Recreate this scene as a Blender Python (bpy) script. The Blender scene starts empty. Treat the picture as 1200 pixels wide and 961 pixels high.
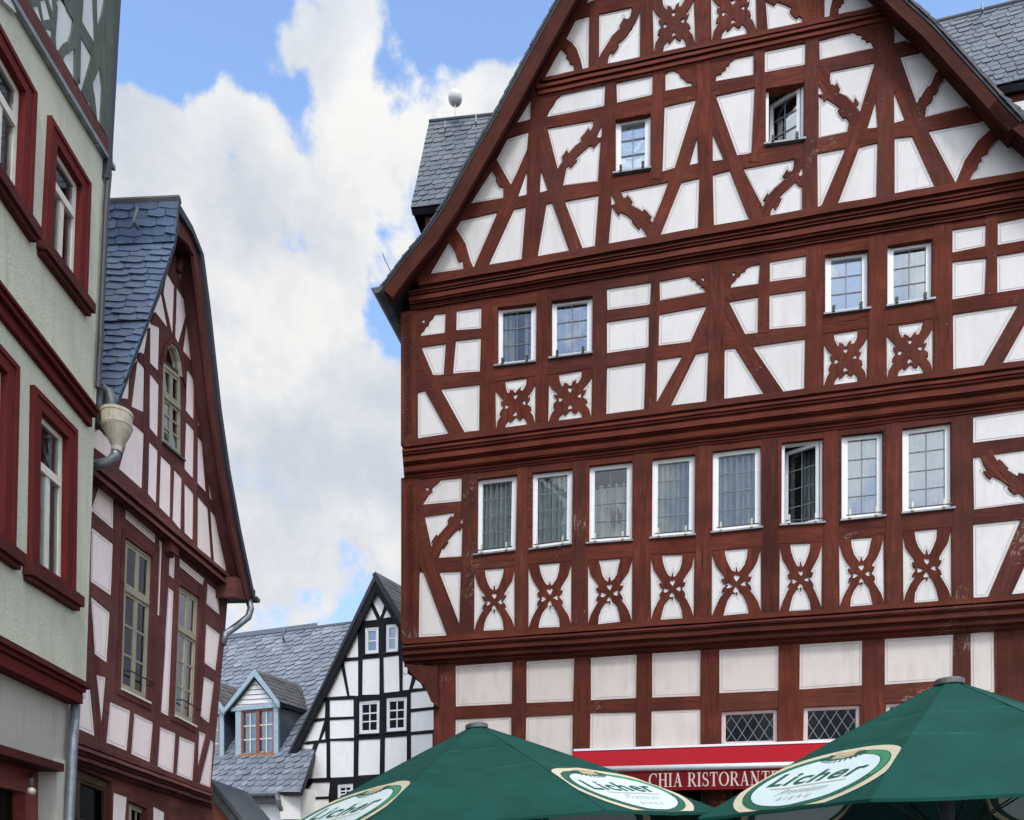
import bpy, bmesh, math, random
from mathutils import Vector, Matrix, noise as mnoise
from mathutils.geometry import delaunay_2d_cdt, tessellate_polygon
random.seed(7)
R = math.radians
scene = bpy.context.scene
COL = scene.collection
FPX, CX, HY, CAMZ = 950.0, 600.0, 1040.0, 1.65

# ------------------------------------------------------------------ helpers
def obj(name, verts, faces, mats, parent=None, midx=None, uvs=None, smooth=False, tint=None):
    """one mesh object from world-space vertices, its origin at its centre"""
    c = Vector((0, 0, 0))
    if verts:
        lo = [min(v[i] for v in verts) for i in range(3)]; hi = [max(v[i] for v in verts) for i in range(3)]
        c = Vector([(a + b) / 2 for a, b in zip(lo, hi)])
    me = bpy.data.meshes.new(name)
    me.from_pydata([Vector(v) - c for v in verts], [], faces)
    if not isinstance(mats, (list, tuple)): mats = [mats]
    for m in mats: me.materials.append(m)
    if midx:
        for p, i in zip(me.polygons, midx): p.material_index = i
    if uvs is not None:
        l = me.uv_layers.new(name='UVMap')
        for p in me.polygons:
            for li in p.loop_indices: l.data[li].uv = uvs[me.loops[li].vertex_index]
    if tint is not None:
        a = me.color_attributes.new('tint', 'FLOAT_COLOR', 'CORNER')
        for p, t in zip(me.polygons, tint):
            for li in p.loop_indices: a.data[li].color = (t, t, t, 1)
    if smooth:
        for p in me.polygons: p.use_smooth = True
    me.validate(); me.update()
    o = bpy.data.objects.new(name, me); COL.objects.link(o)
    pw = Vector((0, 0, 0))
    if parent is not None:
        o.parent = parent; pw = WPOS[parent.name]
    o.location = c - pw
    WPOS[o.name] = c
    return o
WPOS = {}

def thing(name, loc, label, cat, group=None):
    o = bpy.data.objects.new(name, None); COL.objects.link(o)
    o.location = loc; WPOS[o.name] = Vector(loc); o.empty_display_size = .2
    o['label'] = label; o['category'] = cat
    if group: o['group'] = group
    return o

class MB:
    """collects shapes that become one mesh"""
    def __init__(s): s.v = []; s.f = []; s.m = []; s.uv = []
    def add(s, vs, fs, m=0, uv=None):
        b = len(s.v); s.v += [tuple(v) for v in vs]; s.f += [tuple(i + b for i in f) for f in fs]
        s.m += [m] * len(fs); s.uv += list(uv) if uv else [(v[0] + v[1], v[2]) for v in vs]
    def hexa(s, p, m=0, uv=None):   # p: 8 points, 0-3 one side, 4-7 other side
        s.add(p, [(3, 2, 1, 0), (4, 5, 6, 7), (0, 1, 5, 4), (1, 2, 6, 5), (2, 3, 7, 6), (3, 0, 4, 7)], m, uv)
    def box(s, lo, hi, m=0):
        x0, y0, z0 = lo; x1, y1, z1 = hi
        s.hexa([(x0, y0, z0), (x1, y0, z0), (x1, y1, z0), (x0, y1, z0), (x0, y0, z1), (x1, y0, z1), (x1, y1, z1), (x0, y1, z1)], m)
    def tube(s, pts, r, n=10, m=0, caps=True):
        pts = [Vector(p) for p in pts]; rs = r if isinstance(r, (list, tuple)) else [r] * len(pts)
        b = len(s.v); prev = None
        for i, p in enumerate(pts):
            t = (pts[min(i + 1, len(pts) - 1)] - pts[max(i - 1, 0)]).normalized()
            a = prev if prev else (Vector((1, 0, 0)) if abs(t.x) < .8 else Vector((0, 1, 0)))
            a = (a - t * a.dot(t)).normalized(); prev = a; c = t.cross(a)
            for k in range(n):
                w = 2 * math.pi * k / n
                q = p + (a * math.cos(w) + c * math.sin(w)) * rs[i]
                s.v.append(tuple(q)); s.uv.append((i * .3, k / n))
        for i in range(len(pts) - 1):
            for k in range(n):
                s.f.append((b + i * n + k, b + i * n + (k + 1) % n, b + (i + 1) * n + (k + 1) % n, b + (i + 1) * n + k)); s.m.append(m)
        if caps:
            s.f.append(tuple(b + k for k in range(n))[::-1]); s.m.append(m)
            e = b + (len(pts) - 1) * n; s.f.append(tuple(e + k for k in range(n))); s.m.append(m)
    def build(s, name, mats, parent=None, smooth=False, tint=None):
        return obj(name, s.v, s.f, mats, parent, s.m, s.uv, smooth, tint)

class Plane:
    def __init__(s, px, Y, ang):
        # ang: direction of the plane's horizontal axis in the ground plane
        s.P = Vector(((px - CX) / FPX * Y, Y)); s.d = Vector((math.cos(ang), math.sin(ang)))
        s.n = Vector((s.d.y, -s.d.x))
    def at(s, px, py, o=0.0):
        r = Vector(((px - CX) / FPX, 1.0)); t = (s.n.dot(s.P) + o) / s.n.dot(r)
        return Vector((r.x * t, t, CAMZ + (HY - py) / FPX * t))
    def uz(s, px, py, o=0.0):
        w = s.at(px, py, o); return Vector((s.d.dot(w.xy - s.P), w.z))
    def w(s, u, z, o=0.0):
        q = s.P + s.d * u + s.n * o; return Vector((q.x, q.y, z))

def at_y(px, py, Y): return Vector(((px - CX) / FPX * Y, Y, CAMZ + (HY - py) / FPX * Y))

ORG = dict(A=(430, 0), B=(430, 240), C=(430, 480), D=(430, 721), E=(680, 0), F=(680, 240), G=(680, 480), H=(680, 721),
           I=(900, 0), J=(900, 240), K=(900, 480), L=(900, 721), P=(0, 0), Q=(0, 240), S=(0, 720), R=(0, 480), T=(240, 640), U=(240, 760),
           V=(640, 130), W=(870, 170), X=(950, 60), Y=(640, 0), N=(880, 0), M=(480, 550), O=(1120, 500))
SC = dict(S=3.983, U=4.78, V=6.007, W=10.01, X=6.667, Y=8.571, N=6.667, M=8.74, O=8.01)
def Z(text):
    """polygon text: a capital letter picks the survey sheet, x,y pairs follow; '.' = plain coordinates"""
    out = []; o = None; k = 4.0
    for tok in text.split():
        if tok[0].isalpha(): o = ORG[tok[0]]; k = SC.get(tok[0], 4.0); tok = tok[1:]
        elif tok[0] == '.': o = (0, 0); k = 1.0; tok = tok[1:]
        if not tok: continue
        x, y = tok.split(','); out.append((o[0] + float(x) / k, o[1] + float(y) / k))
    return out

def area(p): return .5 * sum(p[i][0] * p[(i + 1) % len(p)][1] - p[(i + 1) % len(p)][0] * p[i][1] for i in range(len(p)))
def ccw(p): return p if area(p) > 0 else p[::-1]
def inset(p, d):
    """move a ccw polygon's edges inwards by d"""
    n = len(p); out = []
    for i in range(n):
        a, b, c = Vector(p[i - 1]), Vector(p[i]), Vector(p[(i + 1) % n])
        e1 = (b - a); e2 = (c - b)
        if e1.length < 1e-6 or e2.length < 1e-6: out.append(b); continue
        e1.normalize(); e2.normalize()
        n1 = Vector((-e1.y, e1.x)); n2 = Vector((-e2.y, e2.x)); m = n1 + n2
        if m.length < .25: m = n1.copy(); k = 1
        else: m.normalize(); k = min(1 / max(m.dot(n1), .3), 2.2)
        out.append(b + m * d * k)
    return out
def inside(pt, poly):
    x, y = pt; c = False; n = len(poly)
    for i in range(n):
        x1, y1 = poly[i]; x2, y2 = poly[i - 1]
        if (y1 > y) != (y2 > y) and x < (x2 - x1) * (y - y1) / (y2 - y1) + x1: c = not c
    return c
def tess(poly):
    return [t for t in tessellate_polygon([[Vector((p[0], p[1], 0)) for p in poly]])]
def cdt(outline, holes, strips=()):
    """triangles of outline minus holes; returns verts, {key: [tris]} with key = strip index or -1"""
    verts = []; faces = []
    for poly in [outline] + list(holes) + list(strips):
        b = len(verts); verts += [Vector((p[0], p[1])) for p in poly]; faces.append(list(range(b, b + len(poly))))
    V, E, F, ov, oe, of = delaunay_2d_cdt(verts, [], faces, 1, 1e-5, True)
    nh = len(holes); res = {}
    for f, src in zip(F, of):
        s = set(src)
        if 0 not in s or any(1 <= i <= nh for i in s): continue
        k = min([i - 1 - nh for i in s if i > nh], default=-1)
        res.setdefault(k, []).append(tuple(f))
    return V, res
def islands(tris):
    par = {}
    def find(a):
        while par[a] != a: par[a] = par[par[a]]; a = par[a]
        return a
    edge = {}
    for i, t in enumerate(tris):
        par[i] = i
        for a, b in ((t[0], t[1]), (t[1], t[2]), (t[2], t[0])):
            edge.setdefault((min(a, b), max(a, b)), []).append(i)
    for l in edge.values():
        for j in l[1:]: par[find(l[0])] = find(j)
    g = {}
    for i in par: g.setdefault(find(i), []).append(tris[i])
    return list(g.values())
def extrude_tris(mb, V, tris, pl, o0, o1, m=0, along=None):
    """front at o1, sides down to o0"""
    idx = {}; vs = []; uv = []
    ro = random.random() * 50
    def key(i, side):
        k = (i, side)
        if k not in idx:
            idx[k] = len(vs); p = V[i]; vs.append(pl.w(p.x, p.y, o1 if side else o0))
            q = Vector((p.x, p.y))
            if along: uv.append((q.dot(along) + ro, q.dot(Vector((-along.y, along.x))) + ro * .37 + (0 if side else .05)))
            else: uv.append((q.x + ro, q.y))
        return idx[k]
    fs = []; cnt = {}
    for t in tris:
        a = area([V[i] for i in t]); t = t if a > 0 else t[::-1]
        fs.append([key(i, 1) for i in t])
        for i in range(3):
            e = (t[i], t[(i + 1) % 3]); cnt[(min(e), max(e))] = cnt.get((min(e), max(e)), []) + [e]
    for l in cnt.values():
        if len(l) == 1:
            a, b = l[0]; fs.append([key(b, 1), key(a, 1), key(a, 0), key(b, 0)])
    mb.add(vs, fs, m, uv)

# ------------------------------------------------------------------ materials
def new_mat(name):
    m = bpy.data.materials.new(name); m.use_nodes = True
    nt = m.node_tree; b = nt.nodes['Principled BSDF']
    return m, nt, b
def nd(nt, t, **kw):
    n = nt.nodes.new(t)
    for k, v in kw.items():
        if k in n.inputs: n.inputs[k].default_value = v
        else: setattr(n, k, v)
    return n
def ramp(nt, src, stops):
    r = nt.nodes.new('ShaderNodeValToRGB'); nt.links.new(src, r.inputs[0])
    e = r.color_ramp.elements
    while len(e) < len(stops): e.new(.5)
    for el, (p, c) in zip(e, stops):
        el.position = p; el.color = c if len(c) == 4 else (*c, 1)
    return r.outputs[0]
def mixc(nt, fac, a, b, mode='MIX'):
    n = nt.nodes.new('ShaderNodeMix'); n.data_type = 'RGBA'; n.blend_type = mode
    for s, i in ((fac, 0), (a, 6), (b, 7)):
        if hasattr(s, 'links'): nt.links.new(s, n.inputs[i])
        else: n.inputs[i].default_value = s if i == 0 else ((*s, 1) if len(s) == 3 else s)
    return n.outputs[2]
def bump(nt, b, h, strength=.3, dist=.01):
    n = nd(nt, 'ShaderNodeBump', Strength=strength, Distance=dist); nt.links.new(h, n.inputs['Height']); nt.links.new(n.outputs[0], b.inputs['Normal'])
def noise(nt, vec, scale, detail=4, rough=.6, dist=0):
    n = nd(nt, 'ShaderNodeTexNoise', Scale=scale, Detail=detail, Roughness=rough, Distortion=dist)
    if vec is not None: nt.links.new(vec, n.inputs['Vector'])
    return n.outputs[0]
def mapped(nt, src, scale):
    n = nd(nt, 'ShaderNodeMapping'); n.inputs['Scale'].default_value = scale; nt.links.new(src, n.inputs['Vector']); return n.outputs[0]

def wood_mat(name, base, dark, light, peel=None, peel_at=.72, rough=.75):
    """painted old oak: streaks run along UV x, with cracks and patches of worn paint"""
    m, nt, b = new_mat(name)
    uv = nt.nodes.new('ShaderNodeUVMap').outputs[0]; geo = nt.nodes.new('ShaderNodeNewGeometry').outputs['Position']
    g = noise(nt, mapped(nt, uv, (1.6, 15, 1)), 1.0, 7, .7, .6)
    c = ramp(nt, g, [(.3, dark), (.52, base), (.75, light)])
    big = noise(nt, geo, 1.7, 4, .6)
    c = mixc(nt, ramp(nt, big, [(.36, (0, 0, 0)), (.62, (1, 1, 1))]), c, mixc(nt, .72, c, dark))
    crack = noise(nt, mapped(nt, uv, (1.1, 30, 1)), 1.4, 5, .7, .2)
    ck = ramp(nt, crack, [(.335, (1, 1, 1)), (.385, (0, 0, 0))])
    c = mixc(nt, ck, c, tuple(x * .3 for x in dark))
    if peel:
        pz = noise(nt, geo, .9, 3, .5); pf = noise(nt, mapped(nt, uv, (9, 24, 1)), 1.0, 8, .8, .6)
        mul = nd(nt, 'ShaderNodeMath', operation='MULTIPLY'); nt.links.new(pz, mul.inputs[0]); nt.links.new(pf, mul.inputs[1])
        k = ramp(nt, mul.outputs[0], [(peel_at * .5, (0, 0, 0)), (peel_at * .5 + .03, (1, 1, 1))])
        c = mixc(nt, k, c, peel)
    oi = nt.nodes.new('ShaderNodeObjectInfo').outputs['Random']
    c = mixc(nt, ramp(nt, oi, [(0, (0, 0, 0)), (1, (.5,) * 3)]), c, mixc(nt, .5, c, (light[0] * .75, light[1] * .95, light[2] * 1.1)))
    c = mixc(nt, 1.0, c, ramp(nt, noise(nt, oi, 57.0, 0), [(.3, (.80,) * 3), (.7, (1.14,) * 3)]), 'MULTIPLY')
    nt.links.new(c, b.inputs['Base Color']); b.inputs['Roughness'].default_value = rough
    b.inputs['Specular IOR Level'].default_value = .10
    ad = nd(nt, 'ShaderNodeMath', operation='SUBTRACT'); nt.links.new(g, ad.inputs[0]); nt.links.new(ck, ad.inputs[1])
    bump(nt, b, ad.outputs[0], .5, .012)
    return m
def plaster_mat(name, base, dirt, scale=2.2, bstr=.25, bscale=60, rough=.9):
    m, nt, b = new_mat(name)
    geo = nt.nodes.new('ShaderNodeNewGeometry').outputs['Position']
    n1 = noise(nt, geo, scale, 5, .62); st = noise(nt, mapped(nt, geo, (5, 5, .7)), 1.0, 4, .6)
    ad = nd(nt, 'ShaderNodeMath', operation='MULTIPLY'); nt.links.new(n1, ad.inputs[0]); nt.links.new(st, ad.inputs[1])
    c = ramp(nt, ad.outputs[0], [(.10, dirt), (.26, base)])
    oi = nt.nodes.new('ShaderNodeObjectInfo').outputs['Random']
    c = mixc(nt, ramp(nt, oi, [(.2, (0, 0, 0)), (1, (.75,) * 3)]), c, mixc(nt, .6, c, dirt))
    stain = noise(nt, mapped(nt, geo, (7, 7, .9)), 1.0, 6, .65, .5)
    c = mixc(nt, ramp(nt, stain, [(.58, (0, 0, 0)), (.74, (.55,) * 3)]), c, tuple(x * y for x, y in zip(dirt, (.86, .83, .78))))
    fine = noise(nt, geo, bscale, 4, .7)
    c = mixc(nt, ramp(nt, fine, [(.3, (.16,) * 3), (.7, (0, 0, 0))]), c, dirt)
    nt.links.new(c, b.inputs['Base Color']); b.inputs['Roughness'].default_value = rough
    b.inputs['Specular IOR Level'].default_value = .08
    bump(nt, b, fine, bstr, .012)
    return m
def flat_mat(name, base, rough=.6, metal=0, var=.12, scale=8, spec=.5):
    m, nt, b = new_mat(name)
    geo = nt.nodes.new('ShaderNodeNewGeometry').outputs['Position']
    n = noise(nt, geo, scale, 5, .65)
    c = ramp(nt, n, [(.3, tuple(x * (1 - 2 * var) for x in base)), (.7, tuple(min(1, x * (1 + var)) for x in base))])
    nt.links.new(c, b.inputs['Base Color']); b.inputs['Roughness'].default_value = rough; b.inputs['Metallic'].default_value = metal
    b.inputs['Specular IOR Level'].default_value = spec
    bump(nt, b, n, .12, .01)
    return m
def slate_mat(name, base, light, rough=.45):
    m, nt, b = new_mat(name)
    t = nd(nt, 'ShaderNodeAttribute', attribute_name='tint')
    geo = nt.nodes.new('ShaderNodeNewGeometry').outputs['Position']
    n = noise(nt, geo, 14, 5, .7); big = noise(nt, geo, 1.1, 3, .6)
    c = mixc(nt, t.outputs['Fac'], base, light)
    c = mixc(nt, ramp(nt, n, [(.35, (.5,) * 3), (.65, (0, 0, 0))]), c, tuple(x * .55 for x in base))
    c = mixc(nt, ramp(nt, big, [(.5, (0, 0, 0)), (.72, (.35,) * 3)]), c, (.16, .16, .13))
    nt.links.new(c, b.inputs['Base Color']); b.inputs['Roughness'].default_value = rough
    bump(nt, b, n, .25, .01)
    return m
def glass_mat(name, tint=(.75, .8, .8), refl=.14, fk=1.0):
    m, nt, b = new_mat(name); nt.nodes.remove(b)
    out = nt.nodes['Material Output']
    tr = nd(nt, 'ShaderNodeBsdfTransparent'); tr.inputs[0].default_value = (*tint, 1)
    gl = nd(nt, 'ShaderNodeBsdfGlossy', Roughness=.02); gl.inputs[0].default_value = (.95, .97, 1, 1)
    geo = nt.nodes.new('ShaderNodeNewGeometry').outputs['Position']
    bm = nd(nt, 'ShaderNodeBump', Strength=.025, Distance=.02); nt.links.new(noise(nt, geo, 5, 2, .5), bm.inputs['Height']); nt.links.new(bm.outputs[0], gl.inputs['Normal'])
    lw = nd(nt, 'ShaderNodeFresnel', IOR=1.5); ad = nd(nt, 'ShaderNodeMath', operation='ADD'); ad.inputs[1].default_value = refl
    sc_ = nd(nt, 'ShaderNodeMath', operation='MULTIPLY'); sc_.inputs[1].default_value = fk; nt.links.new(lw.outputs[0], sc_.inputs[0]); nt.links.new(sc_.outputs[0], ad.inputs[0])
    mx = nt.nodes.new('ShaderNodeMixShader'); nt.links.new(ad.outputs[0], mx.inputs[0]); nt.links.new(tr.outputs[0], mx.inputs[1]); nt.links.new(gl.outputs[0], mx.inputs[2])
    nt.links.new(mx.outputs[0], out.inputs[0])
    return m

M = {}
M['red'] = wood_mat('red_paint_timber', (.134, .0285, .0150), (.060, .0135, .0082), (.190, .051, .030), (.27, .23, .19), .80)
M['red2'] = wood_mat('weathered_red_timber', (.118, .0268, .0155), (.048, .0132, .0090), (.178, .052, .032), (.30, .24, .19), .73)
M['worn'] = wood_mat('worn_red_timber', (.098, .024, .014), (.042, .014, .010), (.150, .045, .028), (.23, .185, .14), .67)
M['barge'] = wood_mat('brown_red_board', (.074, .0185, .0105), (.040, .011, .007), (.105, .028, .017))
M['purple'] = wood_mat('dark_red_timber', (.150, .050, .042), (.074, .025, .022), (.200, .078, .066), (.2, .15, .14), .84)
M['black'] = wood_mat('black_timber', (.018, .017, .018), (.009, .009, .010), (.030, .030, .030))
M['greenwood'] = wood_mat('grey_green_timber', (.115, .13, .10), (.075, .088, .07), (.15, .165, .13))
M['brown'] = wood_mat('brown_timber', (.10, .062, .04), (.05, .03, .02), (.15, .10, .065))
M['white'] = plaster_mat('white_plaster', (.70, .675, .645), (.61, .58, .54))
M['cream'] = plaster_mat('ground_floor_plaster', (.665, .605, .55), (.54, .485, .43), 2.0)
M['pink'] = plaster_mat('pale_rose_plaster', (.93, .81, .755), (.81, .70, .65))
M['bw'] = plaster_mat('bright_white_plaster', (.93, .91, .87), (.86, .845, .81))
M['green'] = plaster_mat('sage_roughcast', (.58, .59, .46), (.45, .46, .355), 1.5, 1.0, 34)
M['grey'] = plaster_mat('grey_plaster', (.44, .415, .365), (.35, .325, .285), 1.5, .5, 30)
M['pillar'] = plaster_mat('cream_plaster', (.55, .53, .46), (.45, .43, .36), 2, .4, 30)
M['palegreen'] = plaster_mat('pale_grey_plaster', (.60, .63, .60), (.50, .53, .50))
M['tan'] = plaster_mat('tan_bare_plaster', (.34, .24, .13), (.22, .15, .08), 6)
M['line'] = flat_mat('painted_panel_line', (.42, .34, .32), .9)
M['line2'] = flat_mat('grey_panel_line', (.40, .385, .375), .9)
M['wwood'] = flat_mat('white_window_paint', (.80, .80, .79), .45, 0, .04)
M['cwood'] = flat_mat('cream_window_paint', (.335, .305, .215), .5, 0, .08)
M['cwhite'] = flat_mat('ivory_window_paint', (.68, .64, .54), .5, 0, .06)
M['pinkw'] = flat_mat('pale_rose_window_paint', (.62, .50, .47), .5, 0, .06)
M['blue'] = flat_mat('light_blue_paint', (.36, .48, .54), .6, 0, .08)
M['redwin'] = flat_mat('russet_window_paint', (.27, .085, .05), .5, 0, .1)
M['orangesill'] = flat_mat('orange_brown_sill', (.42, .17, .07), .6)
M['lead'] = flat_mat('lead_came', (.16, .17, .18), .5, .3)
M['leadlight'] = flat_mat('pale_lead_came', (.17, .18, .18), .5, .3)
M['sill'] = flat_mat('zinc_sill', (.25, .26, .265), .5, .3)
M['zinc'] = flat_mat('zinc_pipe', (.25, .27, .29), .45, .6, .2)
M['zincd'] = flat_mat('dark_zinc', (.10, .11, .11), .5, .4, .25)
M['hop'] = flat_mat('cream_hopper_paint', (.46, .41, .31), .55, 0, .15)
M['dark'] = flat_mat('dark_interior', (.014, .014, .015), .9)
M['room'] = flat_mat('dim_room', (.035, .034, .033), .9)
M['iron'] = flat_mat('black_iron', (.02, .02, .022), .5)
M['brass'] = flat_mat('pale_brass', (.55, .50, .38), .4, .2)
M['sand'] = plaster_mat('red_sandstone', (.130, .0215, .0195), (.082, .015, .0135), 3, .3, 40, .8)
M['sandd'] = plaster_mat('dark_red_cornice', (.085, .022, .02), (.05, .014, .013), 3, .3, 40, .7)
M['shopred'] = flat_mat('shop_red_paint', (.17, .03, .025), .5)
M['slate'] = slate_mat('blue_slate', (.045, .082, .150), (.080, .132, .215), .42)
M['slateg'] = slate_mat('grey_slate', (.046, .060, .080), (.100, .120, .148), .45)
M['slatel'] = slate_mat('light_grey_slate', (.16, .185, .22), (.30, .33, .375), .36)
M['slateb'] = slate_mat('brown_grey_slate', (.075, .07, .066), (.14, .13, .12), .6)
M['roofd'] = flat_mat('dark_slate_edge', (.030, .032, .042), .6)
M['glass'] = glass_mat('window_glass', (.84, .88, .88), .0, .8)
M['glass2'] = glass_mat('sky_glass', (.74, .80, .82), .09)
M['glass3'] = glass_mat('bright_glass', (.5, .55, .58), .42)
M['glassd'] = glass_mat('dark_glass', (.30, .33, .33), 0.0, .3)
M['curtain'] = flat_mat('net_curtain', (.60, .60, .585), .95, 0, .1)
M['curtaind'] = flat_mat('grey_curtain', (.15, .155, .155), .95, 0, .12)
M['canvas_red'] = flat_mat('red_awning_canvas', (.33, .012, .019), .9, 0, .05, 8, .1)
M['valance'] = flat_mat('dark_red_valance', (.15, .010, .012), .9, 0, .05, 8, .1)
M['letter'] = flat_mat('cream_lettering', (.62, .50, .44), .8, 0, .03)
M['alu'] = flat_mat('white_aluminium', (.72, .73, .74), .35, .2, .04)
M['pgreen'] = flat_mat('logo_dark_green', (.006, .085, .052), .8, 0, .05)
M['pgreen2'] = flat_mat('logo_mid_green', (.03, .22, .10), .8, 0, .05)
M['pcream'] = flat_mat('logo_cream', (.55, .49, .33), .8, 0, .04)
M['pwhite'] = flat_mat('logo_pale_white', (.56, .65, .63), .8, 0, .03)
M['ptan'] = flat_mat('logo_tan', (.45, .33, .19), .8, 0, .08)
M['pgrey'] = flat_mat('logo_grey', (.40, .42, .38), .8, 0, .04)
M['pole'] = flat_mat('grey_pole', (.28, .30, .31), .4, .5)
M['capm'] = flat_mat('grey_cap', (.13, .125, .12), .5, .2, .2)
M['finial'] = flat_mat('pale_finial', (.66, .66, .64), .5, 0, .05)
M['blind'] = flat_mat('white_curtain', (.80, .79, .80), .9, 0, .06)
M['flower'] = flat_mat('dry_flower_red', (.10, .03, .03), .9)
M['vase'] = flat_mat('pale_vase', (.55, .52, .47), .4)
def canvas_mat():
    m, nt, b = new_mat('green_canvas')
    uv = nt.nodes.new('ShaderNodeUVMap').outputs[0]; geo = nt.nodes.new('ShaderNodeNewGeometry').outputs['Position']
    n = noise(nt, geo, 2.2, 5, .6); f = noise(nt, geo, 90, 3, .7)
    c = ramp(nt, n, [(.3, (.0032, .046, .034)), (.7, (.0058, .066, .049))])
    sep = nt.nodes.new('ShaderNodeSeparateXYZ'); nt.links.new(uv, sep.inputs[0])
    def fold(at, w):
        s = nd(nt, 'ShaderNodeMath', operation='SUBTRACT'); s.inputs[1].default_value = at; nt.links.new(sep.outputs[1], s.inputs[0])
        a = nd(nt, 'ShaderNodeMath', operation='ABSOLUTE'); nt.links.new(s.outputs[0], a.inputs[0])
        return ramp(nt, a.outputs[0], [(0, (1, 1, 1)), (w, (0, 0, 0))])
    wear = ramp(nt, noise(nt, geo, 5, 4, .7), [(.48, (0, 0, 0)), (.62, (.5,) * 3)])
    for at in (.30, .52):
        fo = fold(at, .008); k = mixc(nt, 1.0, fo, wear, 'MULTIPLY'); c = mixc(nt, k, c, (.05, .17, .13))
    nt.links.new(c, b.inputs['Base Color']); b.inputs['Roughness'].default_value = .85; b.inputs['Specular IOR Level'].default_value = .2
    h = mixc(nt, .5, n, mixc(nt, .3, fold(.30, .03), fold(.52, .03), 'ADD'))
    bump(nt, b, mixc(nt, .12, h, f), .5, .03)
    return m
M['canvas'] = canvas_mat()
def cobble_mat():
    m, nt, b = new_mat('cobbles')
    geo = nt.nodes.new('ShaderNodeNewGeometry').outputs['Position']
    v = nd(nt, 'ShaderNodeTexVoronoi', Scale=8.0); nt.links.new(geo, v.inputs['Vector'])
    c = ramp(nt, v.outputs['Distance'], [(.0, (.17, .165, .155)), (.45, (.14, .135, .125)), (.6, (.05, .05, .045))])
    nt.links.new(c, b.inputs['Base Color']); b.inputs['Roughness'].default_value = .8
    bump(nt, b, v.outputs['Distance'], .6, .02)
    return m
M['cobble'] = cobble_mat()
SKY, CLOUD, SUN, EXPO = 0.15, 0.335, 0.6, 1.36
# ------------------------------------------------------------------ building kit
PANELS = []      # main-house panels waiting to be sorted by size
def quad_map(q):
    """q: TL,TR,BR,BL in (u,z) -> function of (a,b) in 0..1, b upwards"""
    TL, TR, BR, BL = [Vector(p) for p in q]
    return lambda a, b: (BL * (1 - a) + BR * a) * (1 - b) + (TL * (1 - a) + TR * a) * b
def qsize(q):
    TL, TR, BR, BL = [Vector(p) for p in q]
    return ((TR - TL).length + (BR - BL).length) / 2, ((TL - BL).length + (TR - BR).length) / 2
class Quad:
    def __init__(s, pl, q): s.pl = pl; s.q = q; s.f = quad_map(q); s.w, s.h = qsize(q)
    def bar(s, mb, a0, b0, a1, b1, o0, o1, m=0):
        """box given in metres from the lower left corner"""
        c = [s.f(a / s.w, b / s.h) for a, b in ((a0, b0), (a1, b0), (a1, b1), (a0, b1))]
        mb.hexa([s.pl.w(p.x, p.y, o0) for p in c] + [s.pl.w(p.x, p.y, o1) for p in c], m,
                [(p.x, p.y) for p in c] * 2)
    def rim(s, mb, x, t, o0, o1, m=0, x1=None):
        """frame of width t starting x in from the edge"""
        w, h = s.w, s.h
        s.bar(mb, x, x, x + t, h - x, o0, o1, m); s.bar(mb, w - x - t, x, w - x, h - x, o0, o1, m)
        s.bar(mb, x + t, x, w - x - t, x + t, o0, o1, m); s.bar(mb, x + t, h - x - t, w - x - t, h - x, o0, o1, m)
    def stick(s, mb, a0, b0, a1, b1, t, o0, o1, m=0):
        d = Vector((a1 - a0, b1 - b0)).normalized(); nn = Vector((-d.y, d.x)) * t / 2
        c = [s.f(x / s.w, y / s.h) for x, y in ((a0 + nn.x, b0 + nn.y), (a0 - nn.x, b0 - nn.y), (a1 - nn.x, b1 - nn.y), (a1 + nn.x, b1 + nn.y))]
        mb.hexa([s.pl.w(p.x, p.y, o0) for p in c] + [s.pl.w(p.x, p.y, o1) for p in c], m)

def drape(Q, parent, mat, a0, a1, b0, b1, o, amp=.065, waves=8, name='curtain'):
    n = 36; vs = []; fs = []
    ph = random.random() * 6
    for i in range(n + 1):
        a = a0 + (a1 - a0) * i / n
        oo = o + amp * math.sin(i / n * waves * 6.283 + ph) + amp * .5 * math.sin(i / n * waves * 14 + ph * 2)
        for b in (b0, b1):
            p = Q.f(a, b); vs.append(Q.pl.w(p.x, p.y, oo))
    for i in range(n): fs.append((2 * i, 2 * i + 2, 2 * i + 3, 2 * i + 1))
    return obj(name, vs, fs, mat, parent, smooth=True)

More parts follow.
